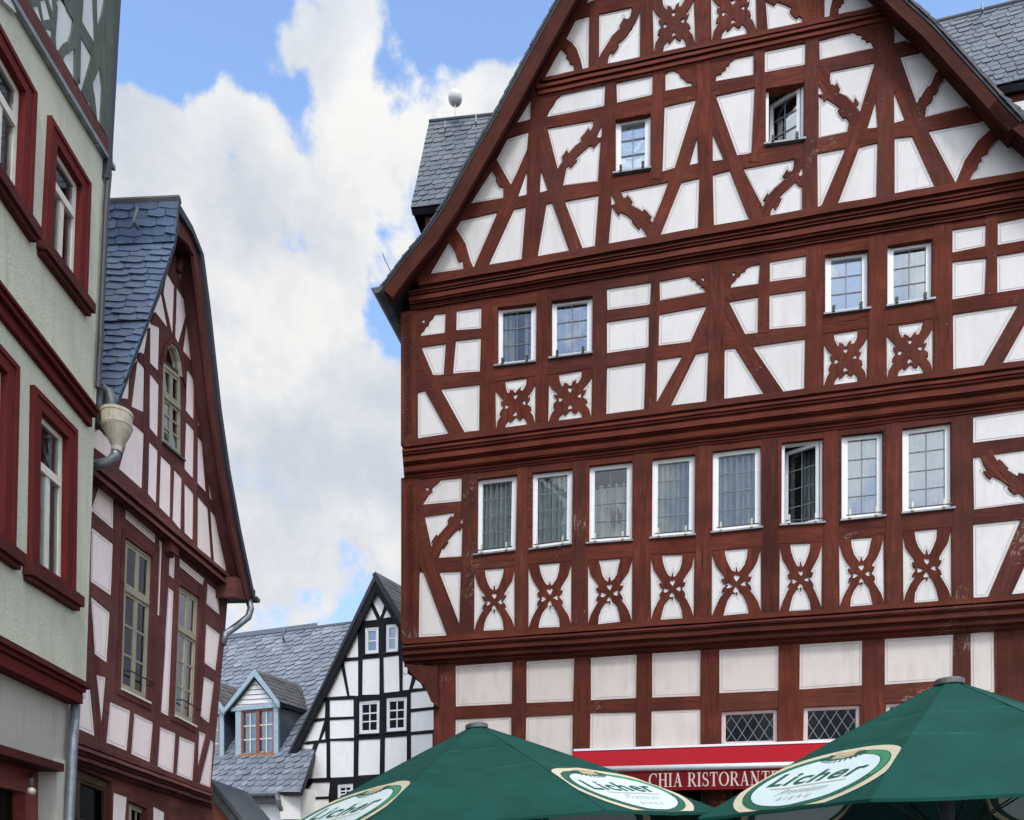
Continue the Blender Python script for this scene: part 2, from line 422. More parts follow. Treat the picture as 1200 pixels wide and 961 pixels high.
def window(root, pl, off, q, cols, rows, wood='wwood', glass='glass', fw=.05, sw=.045, recess=.05, hooks=None, curtain=None,
           sillm='sill', open_=0, lead='lead', lt=.012, lattice=False, label=None, sill=True, casements=1, transom=None, rail=None, depth=.5, gd=.027):
    Q = Quad(pl, q); w, h = Q.w, Q.h; o = off - recess
    mb = MB(); Q.rim(mb, 0, fw, o - .09, o)
    fr = mb.build('window', M[wood], root)
    if label: fr['label'] = label
    # dark reveal behind the frame
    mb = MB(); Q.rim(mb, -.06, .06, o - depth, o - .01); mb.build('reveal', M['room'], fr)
    cells = []
    x0, x1 = fw, w - fw
    y0, y1 = fw, h - fw
    rowsplit = [(y0, y1, rows)]
    if transom:
        ty = y0 + (y1 - y0) * transom
        mt = MB(); Q.bar(mt, x0, ty - .035, x1, ty + .035, o - .05, o + .01); mt.build('transom', M[wood], fr)
        rowsplit = [(y0, ty - .035, rows), (ty + .035, y1, 1)]
    cw = (x1 - x0) / casements
    for (ya, yb, rr) in rowsplit:
        for k in range(casements):
            cells.append((x0 + k * cw, ya, x0 + (k + 1) * cw, yb, rr))
    for (a0, b0, a1, b1, rr) in cells:
        # one casement: sash, glazing bars, pane
        sash = MB(); gl = MB(); bars = MB()
        g0x, g0y, g1x, g1y = a0 + sw, b0 + sw, a1 - sw, b1 - sw
        so = o - .012
        for (p, r_) in (((a0, b0, a0 + sw, b1), 0), ((a1 - sw, b0, a1, b1), 0), ((a0 + sw, b0, a1 - sw, b0 + sw), 0), ((a0 + sw, b1 - sw, a1 - sw, b1), 0)):
            Q.bar(sash, *p, so - .045, so)
        Q.bar(gl, g0x, g0y, g1x, g1y, so - gd - .004, so - gd)
        cc = cols if casements == 1 else max(1, cols // casements)
        if lattice:
            st = .165; n = int((g1x - g0x + (g1y - g0y)) / st) + 2; W = g1x - g0x; Hh = g1y - g0y; k = .62
            for sgn in (1, -1):
                for i in range(-n, 2 * n):
                    xs = i * st
                    pts = []
                    # line x = xs + sgn*k*y clipped to the pane
                    ya, yb = 0.0, Hh
                    xa, xb = xs, xs + sgn * k * Hh
                    t0, t1 = 0.0, 1.0; dx = xb - xa
                    if abs(dx) > 1e-9:
                        ta, tb = sorted(((0 - xa) / dx, (W - xa) / dx)); t0, t1 = max(t0, ta), min(t1, tb)
                    if t1 - t0 < .05: continue
                    Q.stick(bars, g0x + xa + dx * t0, g0y + Hh * t0, g0x + xa + dx * t1, g0y + Hh * t1, lt, so - .027 + (.004 if sgn > 0 else 0), so - .018 + (.004 if sgn > 0 else 0))
        else:
            for i in range(1, cc):
                x = g0x + (g1x - g0x) * i / cc; Q.bar(bars, x - lt / 2, g0y, x + lt / 2, g1y, so - gd, so - gd + .011)
            for i in range(1, rr):
                y = g0y + (g1y - g0y) * i / rr + random.uniform(-.006, .006); Q.bar(bars, g0x, y - lt / 2, g1x, y + lt / 2, so - gd, so - gd + .009)
        if open_:
            # swing inwards round the right-hand edge
            hp = Q.f(a1 / w, 0); hz = pl.w(hp.x, 0, so - .045); ang = open_
            for m_ in (sash, gl, bars):
                out = []
                for v in m_.v:
                    d = Vector((v[0] - hz.x, v[1] - hz.y)); c_, s_ = math.cos(ang), math.sin(ang)
                    out.append((hz.x + d.x * c_ - d.y * s_, hz.y + d.x * s_ + d.y * c_, v[2]))
                m_.v = out
        sash.build('sash', M[wood], fr)
        gl.build('pane', M[glass], fr)
        if bars.v: bars.build('glazing_bars', M[lead], fr)
    if curtain:
        if curtain == 'blind': drape(Q, fr, M['blind'], .02, .98, .02, 1.0, o - .06, .006, 5)
        elif curtain == 'pair':
            drape(Q, fr, M['curtain'], -.02, .36, 0, 1.05, o - .2, waves=3); drape(Q, fr, M['curtain'], .64, 1.02, 0, 1.05, o - .2, waves=3)
        elif curtain == 'half': drape(Q, fr, M['curtain'], -.05, 1.05, 0, .78, o - .18, waves=6)
        elif curtain == 'dim': drape(Q, fr, M['curtaind'], -.05, 1.05, 0, 1.05, o - .22, waves=5)
        elif curtain == 'right': drape(Q, fr, M['curtain'], .62, 1.05, 0, 1.05, o - .45, waves=4)
        else: drape(Q, fr, M['curtain'], -.05, 1.05, 0, 1.05, o - .13, waves=9)
    if sill:
        mb = MB(); Q.bar(mb, -.035, -.030, w + .02, -.004, o - .02, off + .06); mb.build('sill', M[sillm], fr)
    if hooks:
        mt, hh, rl = hooks
        for a in (.17, .80):
            mb = MB(); x = w * a
            Q.bar(mb, x - .012, -.01, x + .012, hh, off + .05, off + .07); Q.bar(mb, x - .018, -.012, x + .018, .022, off - .03, off + .08)
            if not rl: Q.bar(mb, x - .02, hh - .04, x + .02, hh, off + .03, off + .075)
            mb.build('planter_hook', M[mt], fr)
        if rl:
            mb = MB(); Q.bar(mb, w * .08, .025, w * .95, .04, off + .062, off + .074); mb.build('planter_rail', M['iron'], fr)
    return fr

HEART = [(0, -.9), (.45, -.25), (.62, .1), (.5, .5), (.2, .55), (0, .3), (-.2, .55), (-.5, .5), (-.62, .1), (-.45, -.25)]
def heart(cx, cy, s, rot, asp): return [(cx + s * (x * math.cos(rot) - y * math.sin(rot)), cy + s * asp * (x * math.sin(rot) + y * math.cos(rot))) for x, y in HEART]
X1 = dict(top=[(-.48, .97), (.46, .97), (.41, .72), (.30, .50), (.16, .34), (.05, .30), (.02, .40), (0, .46), (-.02, .40), (-.06, .30), (-.18, .36), (-.31, .52), (-.42, .74)],
          bot=[(-.53, -.97), (.47, -.97), (.42, -.70), (.31, -.48), (.15, -.33), (.05, -.30), (.01, -.42), (-.03, -.32), (-.16, -.34), (-.34, -.50), (-.47, -.72)],
          left=[(-.98, .92), (-.84, .56), (-.66, .36), (-.50, .20), (-.48, .12), (-.60, .13), (-.55, .02), (-.42, -.06), (-.56, -.17), (-.60, -.28), (-.46, -.24), (-.66, -.44), (-.84, -.66), (-.98, -.95)],
          hearts=[(0, .14, .165, 0), (-.30, -.09, .155, 1.57), (.30, -.07, .155, -1.57), (-.01, -.25, .155, 3.14)])
X2 = dict(top=[(-.52, .96), (.56, .96), (.50, .70), (.38, .50), (.24, .52), (.28, .63), (.14, .57), (.03, .43), (-.02, .44), (-.12, .55), (-.28, .60), (-.24, .50), (-.36, .48), (-.47, .68)],
          bot=[(-.58, -.97), (.57, -.97), (.53, -.74), (.38, -.56), (.30, -.68), (.18, -.66), (.03, -.52), (-.16, -.67), (-.28, -.70), (-.28, -.58), (-.46, -.70)],
          left=[(-.98, .66), (-.80, .42), (-.60, .24), (-.60, .15), (-.72, .20), (-.70, .08), (-.58, -.06), (-.74, -.20), (-.78, -.33), (-.66, -.34), (-.86, -.58), (-.98, -.92)],
          hearts=[(0, .30, .14, 0), (-.42, -.05, .14, 1.57), (.44, .0, .14, -1.57), (0, -.40, .14, 3.14)])
def carved_cross(root, pl, off, q, spec, mat, back='white', peeling=False):
    Q = Quad(pl, q); f = lambda x, y: Q.f((x + 1) / 2, (y + 1) / 2)
    asp = Q.w / Q.h
    holes = [spec['top'], spec['bot'], spec['left'], [(-x, y) for x, y in spec['left']]] + [heart(x, y, s * 1.25, r, asp) for x, y, s, r in spec['hearts']]
    holes = [ccw([f(x + random.uniform(-.022, .022), y + random.uniform(-.015, .015)) for x, y in h]) for h in holes]
    out = ccw([f(-1, -1), f(1, -1), f(1, 1), f(-1, 1)])
    V, res = cdt(out, holes)
    mb = MB()
    for k in res: extrude_tris(mb, V, res[k], pl, off - .045, off + .016, 0, Vector((0, 1)))
    x = mb.build('carved_cross', M[mat], root)
    # plaster behind, with a fine painted line round each field
    mb = MB(); Q.bar(mb, -.01, -.01, Q.w + .01, Q.h + .01, off - .06, off - .003)
    for h in holes[:4]:
        a = inset(h, .024); b = inset(h, .030)
        n = len(a)
        mb.add([pl.w(p.x, p.y, off - .0005) for p in a] + [pl.w(p.x, p.y, off - .0005) for p in b], [(i, (i + 1) % n, n + (i + 1) % n, n + i) for i in range(n)], 1)
    p = mb.build('infill_panel', [M[back], M['line2']], root)
    p['label'] = 'white plaster field behind a carved cross'
    return x

def infill(root, pl, off, poly, plaster, line, lined=True, d=.035, name='infill_panel', label=None, rec=.0):
    off += rec
    poly = ccw([Vector(p) for p in poly]); big = inset(poly, -.012)
    mb = MB(); n = len(big)
    tri = tess(big)
    vs = [pl.w(p.x, p.y, off - .006) for p in big] + [pl.w(p.x, p.y, off - .07) for p in big]
    mb.add(vs, [tuple(t) for t in tri] + [(i, (i + 1) % n, n + (i + 1) % n, n + i) for i in range(n)])
    A = abs(area(poly))
    if lined and A > .03:
        d = d if len(poly) < 9 else .022
        a = inset(poly, d); b = inset(poly, d + .0065)
        n = len(a)
        mb.add([pl.w(p.x, p.y, off - .003) for p in a] + [pl.w(p.x, p.y, off - .003) for p in b], [(i, (i + 1) % n, n + (i + 1) % n, n + i) for i in range(n)], 1)
    return mb, A, [M[plaster], M[line]], label

def storey(root, pl, off, outline_uz, panels, holes_px, strips, mat, plaster, line='line', front=.02, collect=None, lined=True, names=None, alt=None, rec=.006, grow=.009):
    """timber frame round plaster fields: panels/holes are traced outlines (px), strips = (kind, x0,y0,x1,y1,width) centre lines"""
    uz = lambda p: pl.uz(p[0], p[1], off + front)
    pp = [inset(ccw([uz(p) for p in poly]), -grow) if len(poly) < 9 else inset(ccw([uz(p) for p in poly]), -grow * .3) for poly in panels]
    hh = [ccw([uz(p) for p in poly]) for poly in holes_px]
    ss = []; dirs = []; kinds = []; smat = []
    for (kind, x0, y0, x1, y1, w, *mt_) in strips:
        dx, dy = x1 - x0, y1 - y0; l = math.hypot(dx, dy); nx, ny = -dy / l * w / 2, dx / l * w / 2
        if abs(dy) > abs(dx) and kind in ('post', 'corner_post'): nx, ny = w / 2, 0
        ss.append(ccw([uz(p) for p in ((x0 + nx, y0 + ny), (x0 - nx, y0 - ny), (x1 - nx, y1 - ny), (x1 + nx, y1 + ny))]))
        dirs.append((uz((x1, y1)) - uz((x0, y0))).normalized()); kinds.append(kind); smat.append(mt_[0] if mt_ else None)
    V, res = cdt(ccw(outline_uz), pp + hh, ss)
    for k, tris in res.items():
        kind = kinds[k] if k >= 0 else (names or 'rail'); dr = dirs[k] if k >= 0 else Vector((1, 0))
        pr = front + (dict(post=.006, corner_post=.012, brace=.002).get(kind, 0)) + random.uniform(0, .003)
        groups = islands(tris)
        for g in groups:
            A = sum(abs(area([V[i] for i in t])) for t in g)
            if A < .004: continue
            mb = MB(); extrude_tris(mb, V, g, pl, off - .12, off + pr, 0, dr)
            m = mat if alt is None or random.random() > .3 else alt
            if k >= 0 and smat[k]: m = smat[k]
            if alt and kind in ('post', 'brace'):       # oak pegs
                for t in random.sample(g, min(len(g), 3)):
                    cc = sum((V[i] for i in t), Vector((0, 0))) / 3; r_ = .011
                    mb.add([pl.w(cc.x + r_ * math.cos(q), cc.y + r_ * math.sin(q), off + pr + .004) for q in (0, 1.05, 2.1, 3.14, 4.2, 5.24)], [(0, 1, 2, 3, 4, 5)], 1)
            o = mb.build(kind, [M[m], M['iron']], root)
    for i, poly in enumerate(pp):
        item = infill(root, pl, off, poly, plaster, line, lined, rec=rec)
        if collect is not None: collect.append(item)
        else:
            o = item[0].build('infill_panel', item[2], root)

def band(root, pl, l_top, l_bot, r_top, r_bot, prof, mat, name='moulded_beam', k=1.0):
    """moulding lofted along the wall; prof = (t 0 top..1 bottom, out)"""
    n = 24; mb = MB(); vs = []; uv = []; fs = []
    L = [random.uniform(-1, 1) for _ in range(n + 1)]
    pa, pb = prof[0][1], prof[-1][1]; prof = [(t, (pa + (pb - pa) * t) * (1 - k) + o * k) for t, o in prof]
    full = list(prof) + [(prof[-1][0], prof[-1][1] - .35), (prof[0][0], prof[0][1] - .35)]
    m = len(full); ln = (pl.uz(*r_top) - pl.uz(*l_top)).length; ro = random.random() * 30
    for i in range(n + 1):
        s = i / n
        for j, (t, o) in enumerate(full):
            a = [l_top[k] + (r_top[k] - l_top[k]) * s for k in (0, 1)]; b = [l_bot[k] + (r_bot[k] - l_bot[k]) * s for k in (0, 1)]
            x, y = a[0] + (b[0] - a[0]) * t, a[1] + (b[1] - a[1]) * t
            vs.append(pl.at(x, y + L[i] * .35, o + L[i] * .002)); uv.append((s * ln + ro, t * .6 + j * .13))
    for i in range(n):
        for j in range(m):
            fs.append((i * m + j, i * m + (j + 1) % m, (i + 1) * m + (j + 1) % m, (i + 1) * m + j))
    fs.append(tuple(range(m))); fs.append(tuple(n * m + j for j in range(m))[::-1])
    mb.add(vs, fs, 0, uv)
    return mb.build(name, M[mat], root)

def slates(root, q, mat, cw=.26, ch=.16, name='slates', skew=.12, lift=.014, nrm=None, back=True, gap=.010, bt=.12):
    """overlapping slates over the quad TL,TR,BR,BL (world points)"""
    TL, TR, BR, BL = [Vector(p) for p in q]
    f = lambda a, b: (TL * (1 - a) + TR * a) * (1 - b) + (BL * (1 - a) + BR * a) * b      # b downwards
    w = max((TR - TL).length, (BR - BL).length); h = ((TL - BL).length + (TR - BR).length) / 2
    N = (TR - TL).cross(BL - TL)
    if N.length < 1e-6: N = (BR - TL).cross(BL - TL)
    N.normalize()
    if nrm is None: nrm = Vector((0, -.4, 1))
    if N.dot(nrm) < 0: N = -N
    mb = MB(); tint = []; rows = int(h / ch) + 2; cols = int(w / cw) + 2
    if back:
        mb.add([f(0, 0) - N * .02, f(1, 0) - N * .02, f(1, 1) - N * .02, f(0, 1) - N * .02,
                f(0, 0) - N * bt, f(1, 0) - N * bt, f(1, 1) - N * bt, f(0, 1) - N * bt],
               [(0, 1, 2, 3), (7, 6, 5, 4), (0, 1, 5, 4), (1, 2, 6, 5), (2, 3, 7, 6), (3, 0, 4, 7)], 1); tint += [0] * 6
    cl = lambda x: min(max(x, 0), 1)
    for r in range(rows):
        x = -(.5 * (r % 2) + random.uniform(0, .25)) * cw
        while x < w:
            ww = cw * random.uniform(.82, 1.2); y = r * ch + random.uniform(-.006, .006)
            a0, a1 = x / w, (x + ww - gap) / w
            if a1 > .001 and a0 < .999:
                sk = skew * ww
                b0 = (y - ch * .55) / h; b1 = (y + ch) / h; sd = sk / h
                if b0 < 1 and b1 > 0:
                    l = lift * random.uniform(.8, 1.5); tp = .002
                    cr = min(a1, 1) - max(a0, 0)
                    pts = [(cl(a0), b0, tp), (cl(a1), b0 - sd, tp), (cl(a1), b1 - sd - .22 * ch / h, l * .85), (cl(a1 - .22 * ww / w), b1 - sd * .8, l), (cl(a0), b1, l)]
                    vs = [f(a, cl(b)) + N * (o + .004 * (a1 - a) * w) for a, b, o in pts]
                    lo = [f(a, cl(b)) + N * (o - .012 + .004 * (a1 - a) * w) for a, b, o in pts]
                    mb.add(vs + lo, [(0, 4, 3, 2, 1), (4, 9, 8, 3), (3, 8, 7, 2), (2, 7, 6, 1), (0, 5, 9, 4)])
                    t = min(1, max(0, random.gauss(.4, .28))); tint += [t] * 5
            x += ww
    return mb.build(name, [M[mat], M['roofd']], root, tint=tint)

def poly_inset(pts, d):
    """shift an open polyline sideways (to its right, walking along it)"""
    out = []
    for i, p in enumerate(pts):
        t = (Vector(pts[min(i + 1, len(pts) - 1)]) - Vector(pts[max(i - 1, 0)])).normalized()
        out.append(Vector(p) + Vector((t.y, -t.x)) * d)
    return out
def loft(mb, pl, A, B, o0, o1, m=0):
    """solid strip between two polylines (u,z), from depth o0 to o1"""
    n = len(A); b = []
    for o in (o1, o0):
        for P_ in (A, B): b += [pl.w(p[0], p[1], o) for p in P_]
    fs = []
    for i in range(n - 1):
        fs += [(i, i + 1, n + i + 1, n + i), (2 * n + i, 3 * n + i, 3 * n + i + 1, 2 * n + i + 1),
               (i, 2 * n + i, 2 * n + i + 1, i + 1), (n + i, n + i + 1, 3 * n + i + 1, 3 * n + i)]
    fs += [(0, n, 3 * n, 2 * n), (n - 1, 3 * n - 1, 4 * n - 1, 2 * n - 1)]
    uv = []
    acc = [0]
    for i in range(1, n): acc.append(acc[-1] + (Vector(A[i]) - Vector(A[i - 1])).length)
    uv = [(a, 0) for a in acc] + [(a, .3) for a in acc] + [(a, .5) for a in acc] + [(a, .8) for a in acc]
    mb.add(b, fs, m, uv)

def text_mesh(body, size=1.0, shear=0.0, bold=0.0, spacing=1.0):
    cu = bpy.data.curves.new('t', 'FONT'); cu.body = body; cu.size = size; cu.shear = shear; cu.offset = bold; cu.space_character = spacing
    cu.resolution_u = 4
    o = bpy.data.objects.new('t', cu); COL.objects.link(o)
    dg = bpy.context.evaluated_depsgraph_get(); dg.update()
    me = o.evaluated_get(dg).to_mesh()
    vs = [(v.co.x, v.co.y) for v in me.vertices]; fs = [tuple(p.vertices) for p in me.polygons]
    o.evaluated_get(dg).to_mesh_clear()
    bpy.data.objects.remove(o); bpy.data.curves.remove(cu)
    x0 = min(v[0] for v in vs); x1 = max(v[0] for v in vs)
    return [((x - x0), y) for x, y in vs], fs, x1 - x0

# serif capitals drawn with a broad pen: strokes of (x0,y0,x1,y1,width) and curves
def serif(ch):
    TH, TN = .15, .055
    st = []; w = .7
    def ser(x, y, s=.17): st.append(((x - s, y), (x + s, y), .045, .045))
    def arc(cx, cy, rx, ry, a0, a1, tmin=.05, tmax=.15, n=18):
        for i in range(n):
            a, b = [R(a0 + (a1 - a0) * k / n) for k in (i, i + 1)]
            wa, wb = [tmin + (tmax - tmin) * abs(math.cos(q)) ** 1.3 for q in (a, b)]
            st.append(((cx + rx * math.cos(a), cy + ry * math.sin(a)), (cx + rx * math.cos(b), cy + ry * math.sin(b)), wa, wb))
    if ch == 'I': w = .36; st.append(((.18, 0), (.18, 1), TH, TH)); ser(.18, .02); ser(.18, .98)
    elif ch == 'H':
        w = .86
        for x in (.18, .68): st.append(((x, 0), (x, 1), TH, TH)); ser(x, .02); ser(x, .98)
        st.append(((.18, .52), (.68, .52), TN, TN))
    elif ch == 'A':
        w = .84; st.append(((.16, 0), (.42, 1), TN, TN)); st.append(((.68, 0), (.42, 1), TH, TH)); st.append(((.24, .34), (.6, .34), TN, TN)); ser(.14, .02, .13); ser(.68, .02, .15)
    elif ch == 'C': w = .82; arc(.47, .5, .37, .48, 48, 312); st.append(((.72, .66), (.72, .97), .03, .06))
    elif ch == 'O': w = .90; arc(.45, .5, .37, .48, 0, 360, n=28)
    elif ch == 'R':
        w = .80; st.append(((.18, 0), (.18, 1), TH, TH)); ser(.18, .02); st.append(((.03, .98), (.36, .98), .045, .045)); arc(.36, .74, .24, .23, -90, 90, .045, .14, 12)
        st.append(((.18, .5), (.38, .5), .045, .045)); st.append(((.38, .5), (.72, .0), .13, .13)); ser(.74, .02, .07)
    elif ch == 'S':
        w = .62; arc(.32, .745, .20, .235, 40, 180, .05, .09, 8); arc(.32, .745, .20, .235, 180, 262, .09, .14, 5); st.append(((.28, .53), (.40, .47), .15, .15))
        arc(.33, .255, .22, .235, 82, -60, .07, .14, 10); arc(.33, .255, .22, .235, -60, -150, .05, .06, 5); st.append(((.10, .04), (.10, .30), .06, .03)); st.append(((.49, .70), (.49, .95), .03, .06))
    elif ch == 'T':
        w = .76; st.append(((.38, 0), (.38, 1), TH, TH)); ser(.38, .02); st.append(((.06, .97), (.70, .97), .06, .06)); st.append(((.065, .97), (.05, .74), .05, .03)); st.append(((.695, .97), (.71, .74), .05, .03))
    elif ch == 'N':
        w = .90; st.append(((.18, 0), (.18, 1), TN, TN)); st.append(((.70, 0), (.70, 1), TN, TN)); st.append(((.18, 1), (.70, 0), TH, TH)); ser(.18, .02, .14); ser(.12, .98, .10); ser(.70, .98, .14)
    elif ch == 'E':
        w = .70; st.append(((.18, 0), (.18, 1), TH, TH))
        for y, l in ((.03, .6), (.52, .5), (.97, .58)): st.append(((.03 if y != .52 else .18, y), (l, y), .055, .055))
        st.append(((.60, .03), (.62, .26), .06, .03)); st.append(((.58, .97), (.59, .76), .06, .03)); st.append(((.5, .40), (.5, .64), .04, .04))
    elif ch == ' ': w = .34
    return st, w
# ================================================================== MAIN RED HALF-TIMBERED HOUSE
FA = Plane(800, 12.5, math.atan2(-.218, .976))
OG, O1, O2, O3 = -.20, 0.0, .08, .16            # ground floor, first, second floor, gable: each storey steps out
HB = FA.w(1.2, 0, -4.0)
house = thing('half_timbered_house', HB, 'tall gabled half-timbered house with red-brown timbers, carved crosses and white panels, above a red awning', 'house')
XL, XR = 470, 1330
uzl = lambda s, o: [FA.uz(p[0], p[1], o + .02) for p in Z(s)]

# --- gable (two tiers)
gable = [Z(t) for t in """A705,572 768,468 765,558
A845,545 860,512 878,490 890,465 908,450 925,428 1115,397 1110,495
A610,745 660,650 755,618 748,700 700,810 675,860
A490,950 585,800 605,830 600,850 615,872 637,880 637,925
A710,918 748,805 748,910
A816,800 845,890 812,900
V10,120 330,65 328,110 312,138 298,118 270,160 240,192 257,210 205,245 160,295 146,272 108,325 118,348 82,405
V383,205 332,262 322,242 300,247 255,285 200,340 222,345 172,400 158,380 143,400 118,525 362,495
V390,105 358,180 378,184 388,175
. 662.5,236 701,229 696,293 685,294.5
B420,110 440,75 610,35 500,290 485,255 465,180 440,140
B300,320 385,175 400,200 412,222 420,250 432,272 446,262 450,298
B570,285 690,22 742,10 722,262
. 641,239 646.5,238 667.5,296.5 630,302.5
V464,668 490,710 514,738 526,710 570,735 612,768 600,775 625,805 656,836 668,812 690,845 712,885 438,950
V458,580 486,648 464,658
V525,565 548,612 562,608 570,588 592,610 612,640 592,656 635,680 680,705 685,685 715,710 745,745 728,758 748,782 805,650 860,500
. 772.5,280 799,214 819,209 817,272.5
. 836,205 855,200 870,239 879,260 837.5,267.5
W10,275 605,165 598,270 575,305 545,310 525,270 500,320 465,370 510,380 440,450 370,510 310,580 295,545 265,600 230,645 270,650 240,720
W625,430 655,470 700,490 700,790 320,865 340,760 365,715 385,765 430,700 465,625 430,610 470,570 550,500
W700,260 705,330 685,355 665,345
E398,500 540,467 520,530 440,785 388,800
E515,770 548,650 550,762
E622,630 670,745 624,752
E638,450 815,412 800,715 738,725
E172,388 337,350 335,442 175,478
E400,345 430,325 460,340 470,360 485,368 500,385 520,385 525,402 400,425
E635,380 640,350 662,345 670,330 684,325 685,308 700,304 703,290 725,273 812,255 812,350
E868,240 1053,203 1052,300 868,335
N535,315 795,245 830,268 865,272 862,300 890,302 900,328 935,322 960,375 . 961,70
I592,100 672,180 595,200
X158,155 500,88 385,470 352,430 380,410 345,357 333,402 285,355 220,325 233,298 203,240 190,268 160,258 152,215
X65,345 95,365 105,395 130,370 180,405 240,450 210,455 225,490 255,525 278,515 298,550 285,630 65,675
X65,265 100,330 65,332
I505,480 512,595 470,598
I592,430 640,560 595,572
X705,45 890,5 1000,105 930,265 885,285 860,330 830,400
X1065,190 1270,418 895,515 910,425 930,405 955,405 960,360 945,345 985,330 1005,285 985,290 1000,270
I755,615 1030,565 1055,590 980,660 920,750 880,850
I948,845 965,805 985,785 990,760 1005,752 1000,732 1030,720 1040,695 1090,640 1200,735 1240,765 1240,800
I235,720 360,697 250,958 237,968
I330,955 430,690 512,670 505,935
I597,648 675,640 780,870 597,912
Y-10,770 150,490 205,545 190,570 225,600 235,640 270,650 278,715
Y205,385 300,200 430,160 420,700 375,695 350,590 310,480 260,420
Y535,140 860,70 845,160 825,192 795,190 775,165 765,210 735,260 752,275 700,325 640,385 590,450 555,530 530,580
Y945,110 940,585 615,655 630,560 650,520 670,545 710,500 735,455 712,440 780,390 870,290
N115,5 185,40 205,12 260,30 320,60 300,85 330,125 360,145 375,125 400,140 400,185 135,240
N580,-20 640,-40 615,70 610,135 580,138
N735,-30 730,20 705,35 715,48 690,60 690,110 1000,35 940,-50
. 688,3 700,-1 728,-50 722,-60
. 735,-5 748,-9 750,-70 738,-70
. 905,-10 945,-18 930,-70 905,-62
. 966,-20 1005,-30 968,-75""".split('\n')]
gwin = [Z('E165,560 330,530 328,805 165,830'), Z('E870,415 1050,385 1048,670 870,695')]
gx = [Z('. 764,-3 814,-13 815,54 766,64'), Z('. 832,-16 886,-28 887,38 833,50')]
# the gable's outline is the roof line, found from the verge
OV = .55
vl = [FA.uz(x, y, OV) for x, y in ((446, 337), (472, 302), (497, 272), (520, 237), (551, 182), (580, 132), (622, 54), (652, 0))]
vr = [FA.uz(x, y, OV) for x, y in ((1200, 140), (1165, 102), (1097, 27), (1067, 0))]
def meet(a, b, c, d):
    r, s = b - a, d - c; t = ((c - a).x * s.y - (c - a).y * s.x) / (r.x * s.y - r.y * s.x); return a + r * t
apex = meet(vl[3], vl[-1], vr[0], vr[-1])
rd = (vr[0] - vr[-1]).normalized()
knee = vr[-1] + rd * ((vl[3].y - vr[-1].y) / rd.y)
foot = Vector((knee.x + (vl[3].x - vl[0].x), vl[0].y))
_wl = FA.uz(470, 450, 0).x - vl[0].x
XRP = 1200.0
while FA.uz(XRP, 450, 0).x < foot.x - _wl: XRP += 1.0
print('XRP', XRP)
LEFT = vl + [apex]; RIGHT = [apex] + vr[::-1] + [knee, foot]
ll = poly_inset(LEFT, .10); rr = poly_inset(RIGHT, .10)
ll[-1] = rr[0] = Vector((apex.x, apex.y - .2))
gz = lambda px, py: FA.uz(px, py, O3 + .02)
g0 = gz(505, 327); g1 = gz(1200, 203); sl = (g1.y - g0.y) / (g1.x - g0.x)
base_z = lambda u: g0.y + sl * (u - g0.x)
gout = [Vector((ll[0].x + .1, base_z(ll[0].x)))] + [p for p in ll[1:-1] if p.y > base_z(p.x) + .05] + [ll[-1]] + [p for p in rr[1:-1] if p.y > base_z(p.x) + .05] + [Vector((rr[-1].x - .1, base_z(rr[-1].x)))]
gstrips = [('post', 630, 105, 622, 308, 16), ('post', 715, 85, 708, 298, 14), ('post', 771, 75, 768, 210, 13), ('post', 823, 45, 830, 275, 17), ('post', 890, 45, 883, 190, 12),
           ('post', 952, 30, 947, 255, 16, 'worn'), ('post', 1037, 10, 1037, 240, 19), ('post', 696, 0, 696, 95, 11), ('post', 757, -60, 756, 80, 12), ('post', 823, -120, 823, 56, 17),
           ('post', 891, -60, 892, 46, 13), ('post', 960, -60, 960, 32, 11),
           ('brace', 815, 115, 766, 285, 18), ('brace', 836, 108, 888, 268, 18), ('brace', 617, 183, 562, 318, 17), ('brace', 638, 148, 680, 302, 18), ('brace', 526, 270, 549, 320, 14),
           ('brace', 577, 190, 599, 230, 13), ('brace', 702, 142, 653, 208, 15), ('brace', 718, 226, 767, 280, 15), ('brace', 934, 186, 893, 250, 15), ('brace', 962, 82, 1005, 145, 15),
           ('brace', 1026, 72, 970, 246, 16), ('brace', 1052, 66, 1108, 220, 17, 'worn'), ('brace', 1108, 80, 1074, 134, 13), ('brace', 1172, 148, 1124, 216, 14), ('brace', 660, 50, 680, 84, 12),
           ('brace', 745, 12, 703, 78, 14), ('brace', 935, -5, 945, 30, 12), ('brace', 985, 0, 972, 24, 10)]
storey(house, FA, O3, gout, gable, gwin + gx, gstrips, 'red', 'white', collect=PANELS, alt='red2')
# --- second floor
second = [Z(t) for t in """B250,615 258,592 268,590 275,570 290,562 292,545 310,530 318,512 368,507 365,600
B422,497 535,482 533,577 420,585
B258,668 368,652 358,795 312,795
B418,638 533,625 527,778 405,788
. 490,460 497.5,458 525,507.5 490,513
. 517.5,456 561.5,451 561,506 545.5,507
F127,395 330,365 325,465 130,490
F373,358 510,332 525,350 540,350 545,368 560,372 565,385 580,390 587,410 375,448
F127,550 320,523 318,665 128,692
F373,515 590,475 515,640 370,657
. 712,431 756,424.5 754,483 711,488
F365,728 475,712 360,920
F420,955 545,700 598,690 588,935
F680,678 725,672 862,890 678,920
F700,455 832,433 830,597 775,603
F705,388 712,365 730,352 735,338 750,332 755,318 775,310 780,295 800,285 842,278 835,370
F892,268 1057,240 1055,335 892,357
F890,423 1055,400 1055,565 890,580
F812,665 1052,630 1047,875 960,882
J868,118 1020,95 1018,190 868,220
J1080,85 1240,54 1240,157 1080,185
J868,268 1022,250 1015,415 868,440
J1078,240 1240,214 1240,384 1078,408
J870,515 1168,470 1000,765 872,773
J1105,740 1240,498 1240,722
. 1225,250 1270,242 1270,330 1225,338
. 1225,350 1270,343 1270,408 1225,415""".split('\n')]
